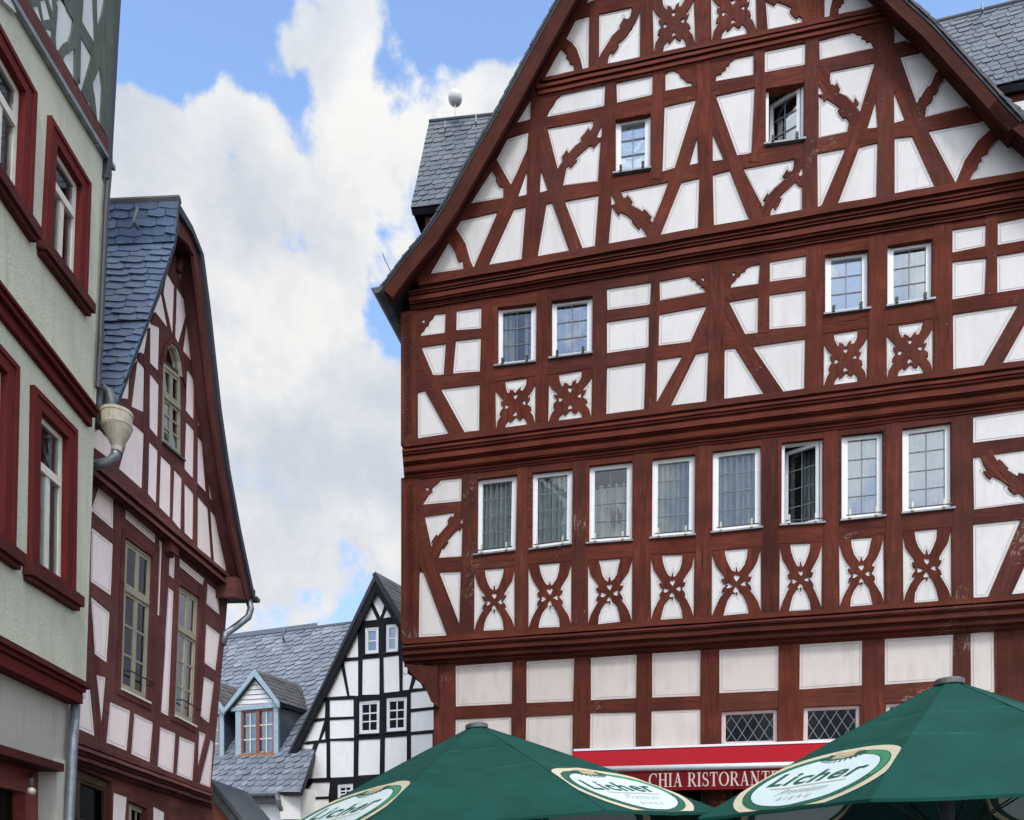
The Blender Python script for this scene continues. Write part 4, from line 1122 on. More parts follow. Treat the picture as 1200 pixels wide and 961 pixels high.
mb = MB(); mb.hexa([LP.w(u, z, o) for o in (-.9, -.86) for u, z in ((UL, .1), (cor[1].x, .1), (cor[4].x, 9.2), (UL, 9.2))]); mb.build('inner_wall', M['room'], lh_)
# string courses
def course(zs, u1, m, name, u0=UL):
    mb = MB()
    for z0, z1, o in zs: mb.hexa([LP.w(u, z, oo) for oo in (-.05, o) for u, z in ((u0, z0), (u1, z0), (u1, z1), (u0, z1))])
    return mb.build(name, M[m], lh_)
um = LP.uz(114, 498, .1).x
course([(zmid1, zmid0 - .08, .05), (zmid0 - .08, zmid0 - .03, .10), (zmid0 - .03, zmid0, .13)], um, 'sand', 'string_course')
ub = LP.uz(98, 815, .2).x + .05
course([(zbb, zbt - .09, .17), (zbt - .09, zbt - .05, .20)], ub, 'sand', 'string_course'); course([(zbt - .05, zbt, .24)], ub + .03, 'sandd', 'cornice')
mb = MB(); ut = t1.x
for o0_, o1_, za_, zb_ in ((-.05, .06, 0, .05),):
    mb.hexa([LP.w(u, ztop(u) + z, o) for o in (o0_, o1_) for u, z in ((UL, za_), (ut, za_), (ut, zb_), (UL, zb_))])
mb.build('lead_flashing', M['zinc'], lh_)
mb = MB(); mb.hexa([LP.w(u, ztop(u) + z, o) for o in (-.05, .05) for u, z in ((UL, .05), (ut - .05, .05), (ut - .05, .24), (UL, .24))]); mb.build('sill_beam', M['purple'], lh_)
# timbered top storey in grey-green
tops = [Z(t) for t in """P195,22 215,15 230,75 205,78
P160,52 180,45 190,90 182,118 165,110
P130,76 145,70 150,115
P280,5 335,95 325,150 312,180 292,190 275,215 268,232 266,190
P290,322 310,275 345,240 340,440 285,348
P400,-40 430,-30 438,185 390,100
P385,195 422,260 375,445
P455,-40 490,-30 470,60 455,118
P465,330 472,400 463,650 440,400
P420,485 435,605 403,555
P240,-30 245,40 228,-10
P220,150 238,152 232,205
P188,188 200,172 210,215
P-60,-90 30,-60 60,20 20,-20
P-300,-380 -180,-300 -160,-180 -260,-330""".split('\n')]
zu = lambda u: ztop(u) + .23
c0 = LP.uz(126, 190); c1 = LP.uz(137, -8); c1b = c1 + (c1 - c0) * .9
tout = [Vector((UL, zu(UL))), Vector((c0.x, zu(c0.x))), c1, c1b, Vector((UL, c1b.y + .3))]
storey(lh_, LP, .03, tout, tops, [], [('post', 88, -40, 84, 130, 11), ('post', 117, -40, 117, 190, 14), ('brace', 70, 0, 116, 160, 9), ('brace', 115, 20, 92, 118, 8)], 'greenwood', 'palegreen', 'line2', lined=False, rec=.018, grow=.022)
mb = MB(); e0 = [LP.uz(x, y, .06) for x, y in ((126, 208), (137.5, -8))]; e1 = [LP.uz(x, y, .06) for x, y in ((129.5, 208), (141, -8))]
e0.append(e0[1] + (e0[1] - e0[0]) * .9); e1.append(e1[1] + (e1[1] - e1[0]) * .9)
loft(mb, LP, e1, e0, -.5, .07); mb.build('slate_edge', M['roofd'], lh_)
mb = MB(); pts = [LP.at(x, y, .05) for x, y in ((128, 202), (124.5, 240), (119, 370), (115, 455))]; mb.tube(pts, .03, 8); mb.build('cable_pipe', M['roofd'], lh_)
# ground floor: grey wall, red shop front, cream pillar
zl_ = 2.83
p0, p1 = LP.uz(60, 905, 0).x, LP.uz(77, 940, 0).x
mb = MB(); mb.hexa([LP.w(u, z, o) for o in (-.3, .02) for u, z in ((UL, zl_), (p1 + .1, zl_), (LP.uz(86, 826, 0).x, zbb), (UL, zbb))]); mb.build('wall', M['grey'], lh_)
mb = MB(); mb.hexa([LP.w(u, z, o) for o in (-.3, .05) for u, z in ((p0, 0), (p1 + .05, 0), (p1 + .05, zl_ + .06), (p0, zl_ + .06))]); mb.build('pillar', M['pillar'], lh_)
mb = MB(); mb.hexa([LP.w(u, z, o) for o in (-.35, .12) for u, z in ((UL, zl_ - .08), (p0 - .0, zl_ - .08), (p0 - .0, zl_ - .004), (UL, zl_ - .004))]); mb.build('lintel_board', M['sandd'], lh_)
sq = [Vector((-4.2, zl_ - .08)), Vector((p0 - .0, zl_ - .08)), Vector((p0 - .0, 0.02)), Vector((-4.2, 0.02))]
Q = Quad(LP, sq); mb = MB(); Q.rim(mb, 0, .22, -.3, -.12); Q.bar(mb, Q.w * .5 - .1, .22, Q.w * .5 + .1, Q.h - .22, -.3, -.13); Q.bar(mb, .22, 1.9, Q.w * .5 - .1, 2.0, -.28, -.14); Q.bar(mb, Q.w * .5 + .1, 1.95, Q.w - .22, 2.05, -.28, -.14)
sf = mb.build('shop_front', M['shopred'], lh_); mb = MB(); Q.bar(mb, .2, .2, Q.w - .2, Q.h - .2, -.24, -.235); mb.build('pane', M['glassd'], sf)
mb = MB(); mb.hexa([LP.w(u, z, o) for o in (-.3, 0) for u, z in ((UL, 0), (-4.2, 0), (-4.2, zl_), (UL, zl_))]); mb.build('wall', M['grey'], lh_)
lp = LP.at(37, 922, .1); mb = MB(); mb.tube([LP.at(37, 908, -.1), LP.at(37, 914, .1), lp], .018, 8); la = mb.build('lamp_arm', M['iron'], lh_)
bm = bmesh.new(); bmesh.ops.create_uvsphere(bm, u_segments=14, v_segments=10, radius=.036); obj('lamp_globe', [lp + Vector((0, 0, -.04)) + v.co for v in bm.verts], [tuple(v.index for v in f.verts) for f in bm.faces], M['brass'], la, smooth=True); bm.free()
mb = MB(); x = [LP.at(x_, y_, .10) for x_, y_ in ((88.5, 826), (85, 880), (80.5, 975))]; g_ = Vector((x[-1].x, x[-1].y, .02)); mb.tube(x + [g_], .045, 12); mb.build('downpipe', M['zinc'], lh_, smooth=True)
# body and roof behind
mb = MB(); bz = LP.uz(126, 200).y
mb.hexa([LP.w(u, z, o) for o in (-6, -.31) for u, z in ((cor[1].x - .3, 0), (cor[1].x - .02, 0), (cor[4].x - .05, bz), (cor[4].x - .3, bz))]); mb.build('side_wall', M['grey'], lh_)
zt = c1b.y + .2
mb = MB(); mb.hexa([LP.w(u, z, o) for (o, z) in ((.3, zt), (-3, zt + 3.4)) for u, z in ((UL, z), (c1b.x + .1, z), (c1b.x + .1, z + .15), (UL, z + .15))])
mb.hexa([LP.w(u, z, o) for (o, z) in ((-6.3, zt), (-3, zt + 3.4)) for u, z in ((UL, z), (c1b.x + .1, z), (c1b.x + .1, z + .15), (UL, z + .15))]); mb.build('roof', M['roofd'], lh_)

# ================================================================== SECOND HOUSE ON THE LEFT
MP = Plane(105, 9.4, math.atan2(.9986, .0526))
h2 = thing('gabled_house', MP.w(2, 0, -2), 'narrow dark red half-timbered house with rose panels and blue slate roof', 'house')
OM3, OM2, OM1 = .16, .08, -.04
mz = lambda s, o: [MP.uz(p[0], p[1], o) for p in Z(s)]
VN = [MP.uz(x, y, .5) for x, y in ((134, 482), (150, 440), (172, 380), (190, 335), (204, 288), (209, 262), (209, 236))]
VF = [MP.uz(x, y, .5) for x, y in ((209, 236), (226, 265), (239, 298), (247, 360), (260, 480), (270, 550), (283, 622), (299, 698))]
mgable = [Z(t) for t in """Q785,330 815,380 808,600 770,420
Q830,395 880,475 835,640 825,620
Q725,490 755,420 782,565
Q885,500 920,755 862,682
Q850,300 870,390 840,330
Q706,565 745,582 740,770 705,735
Q655,682 690,590 674,692
Q648,740 674,768 670,962 622,940
Q706,800 742,845 737,1080 705,1042
Q605,812 600,900 572,900
Q880,780 908,820 905,1000 874,960
Q935,890 960,1075 931,1030
R620,70 672,115 663,362 565,275
R440,135 470,110 520,150 545,170 540,215 525,232 440,168
R703,160 737,195 730,430 695,388
R757,225 798,265 795,498 750,452
R820,290 850,325 845,555 812,515
R875,65 907,100 903,315 868,275
R868,355 905,395 902,605 868,572
R930,135 945,150 963,378 928,340
R930,415 972,465 988,690 928,640
R963,170 985,220 1015,440 985,410
R988,480 1028,520 1060,758 1005,710""".split('\n')]
warch = [(191, 422), (194, 408), (199.5, 402), (206, 408), (210.5, 424), (212.5, 442), (212.5, 540), (189, 517)]
go = [(98, 540), (134, 490), (160, 425), (186, 356), (203, 300), (212, 262), (222, 282), (240, 330), (255, 480), (274, 650), (276, 691), (268, 684)]
storey(h2, MP, OM3, [MP.uz(x, y, OM3 + .02) for x, y in go], mgable, [warch], [('post', 206, 300, 203, 380, 5), ('post', 172, 380, 169, 590, 8), ('post', 228, 430, 227, 650, 6), ('brace', 176, 360, 240, 450, 8), ('brace', 160, 412, 233, 485, 6)], 'purple', 'pink', lined=False, rec=.016, grow=.022)
mlow = [Z(t) for t in """R470,362 530,410 528,550 435,470
R435,562 527,635 518,862 430,800
. 108,702 128,719 124.5,774 112,765
R592,475 727,590 725,618 592,505
R750,618 758,625 745,960 738,955
R797,665 820,680 815,785 795,770
R845,705 955,795 950,818 845,730
R975,822 1020,860 1028,955 970,905
. 198,690 203,694 197,837 189,833
S965,50 1025,95 1005,255 955,220
S952,295 997,320 975,500 937,470
S455,290 490,300 475,510
S405,345 418,340 438,557 360,522 362,420
S518,415 605,455 590,628 502,592
S630,468 712,508 697,682 617,645
S748,530 817,560 807,738 737,702
S840,575 908,603 897,775 828,742
S930,550 958,562 922,720
S985,590 995,600 980,808 935,790""".split('\n')]
hw = [[(146, 630), (178, 653), (171.5, 822), (140, 806.6)], [(209, 685), (232.5, 701), (226, 850), (203, 838)]]
lo_ = [(88, 866), (92, 690), (100, 545), (268, 686), (262, 760), (247, 926)]
storey(h2, MP, OM2, [MP.uz(x, y, OM2 + .02) for x, y in lo_], mlow, hw, [('post', 140, 580, 132, 880, 9), ('post', 186, 640, 181, 880, 8), ('post', 192, 640, 186, 900, 7), ('post', 238, 680, 231, 915, 8), ('brace', 109, 720, 119, 870, 8)], 'purple', 'pink', lined=True, rec=.016, grow=.022)
mgr = [Z(t) for t in ('S535,840 590,860 580,980 530,980', 'S720,905 765,930 762,990 718,990')]
gw_ = [[(86, 897), (131, 916), (131, 1100), (84, 1100)], [(151, 938), (173, 948), (173, 1015), (150, 1010)]]
gz0 = [(80, 850), (250, 918), (250, 1180), (72, 1180)]
o_ = [MP.uz(x, y, OM1 + .02) for x, y in gz0]; o_[2].y = o_[3].y = 0.01
storey(h2, MP, OM1, o_, mgr, gw_, [], 'purple', 'pink', lined=False, rec=.016, grow=.022)
for q in hw:
    f = window(h2, MP, OM2, [MP.uz(x, y, OM2 - .0) for x, y in q], 2, 3, wood='cwood', fw=.045, sw=.04, recess=-.005, gd=.012, casements=2, transom=.68, lead='cwood', lt=.025, glass='glass3' if q is hw[1] else 'glass2', sillm='cwhite', curtain=None)
    Q = Quad(MP, [MP.uz(x, y, OM2 - .05) for x, y in q]); mb = MB(); Q.bar(mb, .02, .22, Q.w - .02, .235, OM2 + .06, OM2 + .075); Q.bar(mb, .02, .22, .035, .235, OM2 - .03, OM2 + .06); Q.bar(mb, Q.w - .035, .22, Q.w - .02, .235, OM2 - .03, OM2 + .06); mb.build('guard_rail', M['iron'], f)
    Q = Quad(MP, [MP.uz(x, y, OM2 + .02) for x, y in q]); mb = MB(); Q.rim(mb, -.09, .085, OM2 - .02, OM2 + .04); mb.build('architrave', M['purple'], f)
f = window(h2, MP, OM3, [MP.uz(x, y, OM3 + .0) for x, y in ((191, 425), (212, 442), (212.5, 538), (189, 518))], 2, 3, wood='cwood', fw=.045, sw=.04, recess=-.005, gd=.012, casements=2, transom=.62, lead='cwood', lt=.025, sillm='zincd')
a_ = [MP.uz(x, y, OM3 + .02) for x, y in warch[:6]]
mb = MB()
for i in range(5): mb.tube([MP.w(a_[i].x, a_[i].y, OM3 - .0), MP.w(a_[i + 1].x, a_[i + 1].y, OM3 - .0)], .04, 8)
mb.build('arched_head', M['cwood'], f)
mb = MB(); aw = [Vector(p) for p in a_]; mb.add([MP.w(p.x, p.y, OM3 - .02) for p in aw], [tuple(range(6))]); mb.build('fanlight', M['glass'], f)
mb = MB(); cen = sum(aw, Vector((0, 0))) / 6; big = [cen + (p - cen) * 1.35 + Vector((0, .0)) for p in aw]
big[0].y = aw[0].y - .1; big[-1].y = aw[-1].y - .1
for i in range(5):
    c = [aw[i], aw[i + 1], big[i + 1], big[i]]; mb.hexa([MP.w(p.x, p.y, OM3 - .02) for p in c] + [MP.w(p.x, p.y, OM3 + .055) for p in c])
mb.build('arch_surround', M['purple'], f)
for q, (cl, rw) in zip(gw_, ((1, 1), (2, 2))):
    window(h2, MP, OM1, [MP.uz(x, y, OM1 - .05) for x, y in q], cl, rw, wood='brown' if cl == 1 else 'cwood', lead='cwood', fw=.12 if cl == 1 else .05, sw=.04, lt=.025, sill=False, glass='glassd')
Q = Quad(MP, [MP.uz(x, y, OM1 + .02) for x, y in ((86, 958), (131, 972), (131, 985), (86, 975))]); mb = MB(); Q.bar(mb, 0, 0, Q.w, Q.h, OM1 - .05, OM1 + .06); mb.build('door_transom', M['brown'], h2)
def mband(top, bot, x0, x1, prof, name):
    f = lambda l, x: l[1] + (l[3] - l[1]) * (x - l[0]) / (l[2] - l[0])
    band(h2, MP, (x0, f(top, x0)), (x0, f(bot, x0)), (x1, f(top, x1)), (x1, f(bot, x1)), prof, 'purple', name)
mband((109, 538, 268, 672), (109, 566, 266, 694), 100, 270, [(0, .2), (.06, .25), (.2, .27), (.25, .22), (.4, .21), (.45, .26), (.6, .27), (.66, .20), (.8, .19), (.86, .15), (1, .10)], 'moulded_beam')
mband((90, 862, 247, 923), (90, 872, 247, 930), 84, 248.5, [(0, .10), (.1, .14), (.8, .15), (1, .08)], 'sill_beam')
mband((90, 871, 247, 929), (90, 898, 247, 948), 84, 248.5, [(0, .08), (.06, .16), (.2, .19), (.26, .12), (.42, .11), (.46, .06), (.5, .12), (.66, .14), (.72, .06), (.8, .05), (.86, .07), (1, -.02)], 'moulded_beam')
q = [MP.uz(x, y, OM2 + .05) for x, y in ((192.5, 619), (202, 627), (202, 652), (193, 646))]; Q = Quad(MP, q); mb = MB(); Q.bar(mb, 0, 0, Q.w, Q.h, OM2, OM3 + .06); Q.bar(mb, .02, -.03, Q.w - .02, 0, OM2, OM3 - .0); mb.build('corbel', M['purple'], h2)
# roof
rf = MB(); a = VN; b = poly_inset(VN, .03); b[-1] = Vector((VN[-1].x, VN[-1].y - .12)); loft(rf, MP, a, b, -4.5, .5)
a = VF; b = poly_inset(VF, .10); b[0] = Vector((VF[0].x, VF[0].y - .12)); loft(rf, MP, a, b, -4.5, .5)
roof2 = rf.build('roof', M['roofd'], h2)
for i, (lo, hi) in enumerate(((0, 2), (2, 4), (4, 6))):
    a, b = VN[lo], VN[hi]; nn = Vector((-(b - a).y, (b - a).x)).normalized() * .012
    if nn.x > 0: nn = -nn
    off = Vector((-.02, .02))
    slates(h2 if False else roof2, [MP.w(b.x + off.x, b.y + off.y, -3.6), MP.w(b.x + off.x, b.y + off.y, .52), MP.w(a.x + off.x, a.y + off.y, .52), MP.w(a.x + off.x, a.y + off.y, -3.6)], 'slate', .27, .135, 'slates', skew=-.16, nrm=Vector((0, -1, .5)), lift=.018, bt=.035)
mb = MB(); mb.tube([MP.w(VN[-1].x, VN[-1].y + .02, -4), MP.w(VN[-1].x, VN[-1].y + .02, .52)], .05, 8); mb.build('ridge', M['slateb'], roof2)
mb = MB(); p = MP.at(160, 262, .0) + Vector((-.0, -.15, 0)); p = at_y(160, 264, MP.at(160, 264, -2).y * 0 + 10.3); mb.tube([p + Vector((0, .06, .0)), p + Vector((0, -.08, -.02)), p + Vector((.06, -.1, .14))], .02, 8); mb.build('roof_hook', M['zinc'], roof2)
mb = MB(); a = poly_inset(VF, .09); b = poly_inset(VF, .27); a[0] = Vector((VF[0].x, VF[0].y - .12)); b[0] = Vector((VF[0].x - .02, VF[0].y - .4)); loft(mb, MP, a, b, .40, .45); mb.build('barge_board', M['purple'], h2)
mb = MB(); a = poly_inset(VF, .10); b = poly_inset(VF, .13); loft(mb, MP, a[1:], b[1:], .0, .40); mb.build('soffit_board', M['purple'], h2)
mb = MB(); pts = [MP.at(222, 296, .1), MP.at(214, 302, .25), MP.at(208, 318, .2)]; mb.tube(pts, .05, 6); mb.build('bracket', M['purple'], h2)
q = [MP.uz(x, y, .3) for x, y in ((268, 676), (291, 692), (291, 706), (268, 700))]; mb = MB(); Q = Quad(MP, q); Q.bar(mb, 0, 0, Q.w, Q.h, -.3, .42); mb.build('eaves_box', M['purple'], h2)
gutter(MP, VF[-1].x + .02, VF[-1].y - .03, -4, .55, .08, h2, 'zincd')
pb = MP.at(291, 703, .4); y_ = pb.y
mb = MB(); mb.tube([at_y(290, 700, y_), at_y(294, 713, y_), at_y(291, 723, y_), at_y(277, 734, y_ - .1), at_y(264, 743, y_ - .25), at_y(261, 755, y_ - .3)], .055, 12); mb.build('downpipe', M['zinc'], h2, smooth=True)
# hopper and elbow in the gap between the two left houses
Yh = 8.75
hp_ = MB(); r0 = 17 / FPX * Yh
prof = [(137, 483.5, r0 * 1.04), (137, 487, r0 * 1.04), (137, 487.5, r0), (137, 499, r0 * .98), (137, 500, r0 * 1.02), (137, 502, r0 * .98), (137.5, 506, r0 * .86), (137, 524, r0 * .38), (136.5, 529, r0 * .36)]
hp_.tube([at_y(x, y, Yh) for x, y, r in prof], [r for x, y, r in prof], 20)
hop = hp_.build('rainwater_hopper', M['hop'], h2, smooth=False)
mb = MB(); mb.tube([at_y(136.5, 526, Yh), at_y(135, 534, Yh), at_y(130, 540, Yh), at_y(120, 543.5, Yh), at_y(106, 546, Yh)], .05, 12); mb.build('outlet_pipe', M['zinc'], hop, smooth=True)
mb = MB(); mb.tube([at_y(117, 500, Yh), at_y(116.5, 470, Yh), at_y(118.5, 460, Yh), at_y(123.5, 457, Yh), at_y(128, 460, Yh), at_y(130.5, 470, Yh), at_y(131, 488, Yh)], .055, 12); mb.build('inlet_elbow', M['zincd'], hop, smooth=True)
mb = MB(); bu0, bu1 = MP.uz(92, 800).x, MP.uz(247, 800).x; mb.hexa([MP.w(u, z, o) for o in (-4.4, -.13) for u, z in ((bu1 - .25, 0), (bu1 - .04, 0), (bu1 - .04, 6.3), (bu1 - .25, 6.3))]); mb.build('side_wall', M['pink'], h2); mb = MB(); mb.hexa([MP.w(u, z, o) for o in (-4.4, -1.2) for u, z in ((bu0, 0), (bu0 + .2, 0), (bu0 + .2, 6.3), (bu0, 6.3))]); mb.build('side_wall', M['pink'], h2)
mb = MB(); mb.add([MP.w(u, z, -1.0) for u, z in ((bu0, 0), (bu1 - .25, 0), (bu1 - .25, 5.6), ((bu0 + bu1) / 2 + .1, VN[-1].y - 1.2), (bu0, 5.6))], [(0, 1, 2, 3, 4)]); mb.build('inner_wall', M['room'], h2)

# ================================================================== BLACK AND WHITE HOUSE
NP = Plane(430, 22, math.atan2(-.469, .883))
bw = thing('black_white_house', NP.w(0, 0, -3), 'steep gabled black and white half-timbered house between the slate roof and the red house', 'house')
bpan = [Z(t) for t in """T820,182 852,235 822,325 785,245
T770,272 800,340 725,348
T870,258 910,320 840,332
T715,382 715,515 638,520
T632,550 662,697 545,705
T655,545 715,540 715,697 680,695
T742,535 815,528 815,690 740,692
T840,525 905,517 908,675 842,682
T930,600 968,605 955,668 930,670
T995,615 1015,660 978,662
T930,545 940,548 960,595 930,595
T562,733 560,800 492,805 515,745
T588,727 693,723 693,793 588,797
T968,690 1050,680 1085,720 1100,745 968,757
T968,783 1100,768 1100,852 968,865
T555,822 530,905 440,915 480,835
T588,820 695,815 695,893 588,898
T562,870 562,900 550,902
U500,550 603,540 545,725 512,725
U640,535 678,532 678,718 570,723
U705,523 830,522 828,712 706,717
U865,517 978,512 975,698 862,705
U1012,505 1127,497 1127,690 1010,697
U1158,490 1270,482 1270,680 1158,688
U530,765 565,757 535,795
U605,757 697,755 690,822 540,830
U545,855 690,848 690,930 560,935""".split('\n')]
bwin = [Z(t) for t in ('T750,382 815,377 815,503 750,508', 'T848,367 907,363 905,495 848,500', 'T722,728 820,720 818,877 722,882', 'T850,712 948,705 945,865 850,872', 'U742,762 830,755 830,850 742,855')]
bo = [NP.uz(x, y, .02) for x, y in ((344, 1100), (344, 905), (439, 680), (480, 735), (545, 860), (545, 1100))]
bo[0].y = bo[5].y = 0.01
storey(bw, NP, 0, bo, bpan, bwin, [('post', 422, 735, 421, 960, 7), ('post', 447, 720, 446, 960, 7), ('post', 384, 820, 384, 960, 6), ('post', 478, 800, 478, 960, 6)], 'black', 'bw', 'line2', lined=False, grow=.03)
for i, q in enumerate(bwin):
    window(bw, NP, 0, [NP.uz(x, y, .0) for x, y in q], 1 if i < 2 else 2, 2 if i < 2 else 3, wood='wwood', fw=.06, sw=.04, recess=.0, lead='wwood', lt=.035, glass='glass2' if i < 2 else 'glassd', sillm='iron', curtain='blind' if i < 2 else None)
BL = [NP.uz(x, y, .16) for x, y in ((320, 908), (332, 893), (378, 800), (439.5, 671))]
BR = [NP.uz(439.5, 671, .16), NP.uz(475, 730, .16)]
dv = BR[1] - BR[0]; BR.append(BR[0] + dv.normalized() * ((BL[-1] - BL[0]).length))
mb = MB(); b = poly_inset(BL, .07); b[-1] = Vector((BL[-1].x, BL[-1].y - .2)); loft(mb, NP, BL, b, -8, .16); b = poly_inset(BR, .12); b[0] = Vector((BR[0].x, BR[0].y - .2)); loft(mb, NP, BR, b, -8, .16)
rb = mb.build('roof', M['roofd'], bw)
mb = MB(); a = poly_inset(BL, .05); b = poly_inset(BL, .27); a[-1] = Vector((BL[-1].x, BL[-1].y - .2)); b[-1] = Vector((BL[-1].x, BL[-1].y - .55)); loft(mb, NP, a, b, .09, .14); mb.build('barge_board', M['black'], bw)
mb = MB(); a = poly_inset(BR, .08); b = poly_inset(BR, .26); a[0] = Vector((BR[0].x, BR[0].y - .2)); b[0] = Vector((BR[0].x, BR[0].y - .5)); loft(mb, NP, a, b, .09, .14); mb.build('barge_board', M['black'], bw)
up = Vector((.02, .03))
slates(rb, [NP.w(BR[0].x, BR[0].y + .03, .16), NP.w(BR[0].x, BR[0].y + .03, -8), NP.w(BR[2].x + .02, BR[2].y + .03, -8), NP.w(BR[2].x + .02, BR[2].y + .03, .16)], 'slateb', .30, .2, 'slates', nrm=Vector((1, 0, .6)), skew=-.3)
mb = MB(); uu0, uu1 = NP.uz(346, 960, 0).x, NP.uz(545, 960, 0).x; mb.hexa([NP.w(u, z, o) for o in (-8, -.14) for u, z in ((uu0, 0), (uu0 + .3, 0), (uu0 + .3, 4.6), (uu0, 4.6))]); mb.build('side_wall', M['bw'], bw); mb = MB(); mb.hexa([NP.w(u, z, o) for o in (-8, -.14) for u, z in ((uu1 - .3, 0), (uu1, 0), (uu1, 4.6), (uu1 - .3, 4.6))]); mb.build('side_wall', M['bw'], bw); mb = MB(); mb.hexa([NP.w(u, z, o) for o in (-1.2, -1.1) for u, z in ((uu0, 0), (uu1, 0), ((uu0 + uu1) / 2 + .4, 9), ((uu0 + uu1) / 2 - .4, 9))]); mb.build('inner_wall', M['room'], bw)

# ================================================================== SLATE-ROOFED HOUSE WITH DORMERS
OP = Plane(300, 22.9, math.atan2(-.4226, .906))
sh = thing('slate_roof_house', OP.w(0, 0, -2), 'pale house with large grey slate roof and light blue dormer, below centre left', 'house')
e0, e1 = OP.at(150, 931, .35), OP.at(352, 929, .35); r0_, r1_ = OP.at(150, 764, -4.4), OP.at(420, 730, -4.4)
slates(sh, [r0_, r1_, e1, e0], 'slatel', .42, .26, 'roof', nrm=Vector((0, -1, 1)), skew=.22, lift=.03)
mb = MB(); mb.hexa([r0_, r1_, r1_ + Vector((0, .1, .12)), r0_ + Vector((0, .1, .12)), r0_ + Vector((.2, 4.4, -6)), r1_ + Vector((.2, 4.4, -6)), r1_ + Vector((.2, 4.5, -5.9)), r0_ + Vector((.2, 4.5, -5.9))]); mb.build('back_slope', M['roofd'], sh)
mb = MB()
for (x0, x1, h) in ((262, 371, .16), (371, 405, .04)):
    a, b = OP.at(x0, 749 - (x0 - 262) * .125, -4.38), OP.at(x1, 749 - (x1 - 262) * .125, -4.38); mb.hexa([a, b, b + Vector((0, .12, 0)), a + Vector((0, .12, 0)), a + Vector((0, 0, h)), b + Vector((0, 0, h)), b + Vector((0, .12, h)), a + Vector((0, .12, h))])
mb.build('ridge', M['slatel'], sh)
p = OP.at(333, 752, -4.0); mb = MB(); mb.tube([p, p + Vector((0, -.15, .1)), p + Vector((.08, -.2, .4))], .04, 6); mb.build('roof_hook', M['zinc'], sh)
zE = e0.z
def obox(px0, py0, px1, py1, o0, o1, m, name, par=sh):
    q = [OP.uz(px0, py0, o1), OP.uz(px1, py0, o1), OP.uz(px1, py1, o1), OP.uz(px0, py1, o1)]; mb = MB()
    mb.hexa([OP.w(p.x, p.y, o) for o in (o0, o1) for p in q]); return mb.build(name, M[m], par)
obox(200, 931.5, 327, 941, .0, .3, 'zincd', 'fascia')
wl = OP.uz(200, 941, 0); wr = OP.uz(352, 941, 0)
mb = MB(); mb.hexa([OP.w(u, z, o) for o in (-6, -.02) for u, z in ((wl.x, 0), (wr.x, 0), (wr.x, wl.y + .2), (wl.x, wl.y + .2))]); mb.build('wall', M['bw'], sh)
f = obox(285.5, 952, 304, 1010, -.1, .03, 'redwin', 'window'); obox(288, 955, 301.5, 1005, -.02, .035, 'dark', 'pane', f)
g = gutter  # half round gutter along the eave
mb = MB(); a, b = OP.at(200, 931.5, .40), OP.at(327, 930, .40); mb.tube([a, b], .07, 10); mb.build('gutter', M['zinc'], sh)
mb = MB(); mb.tube([OP.at(325, 931, .42), OP.at(326, 937, .42), OP.at(327, 944, .36), OP.at(334, 957, .1), OP.at(337, 975, .05)], .07, 10); mb.build('downpipe', M['sill'], sh)
q = [OP.at(326, 930, .35), OP.at(352, 914, .0), OP.at(352, 960, 0), OP.at(329, 960, .3)]; mb = MB(); mb.hexa(q + [v + Vector((0, .12, 0)) for v in q]); mb.build('eaves_return', M['bw'], sh)
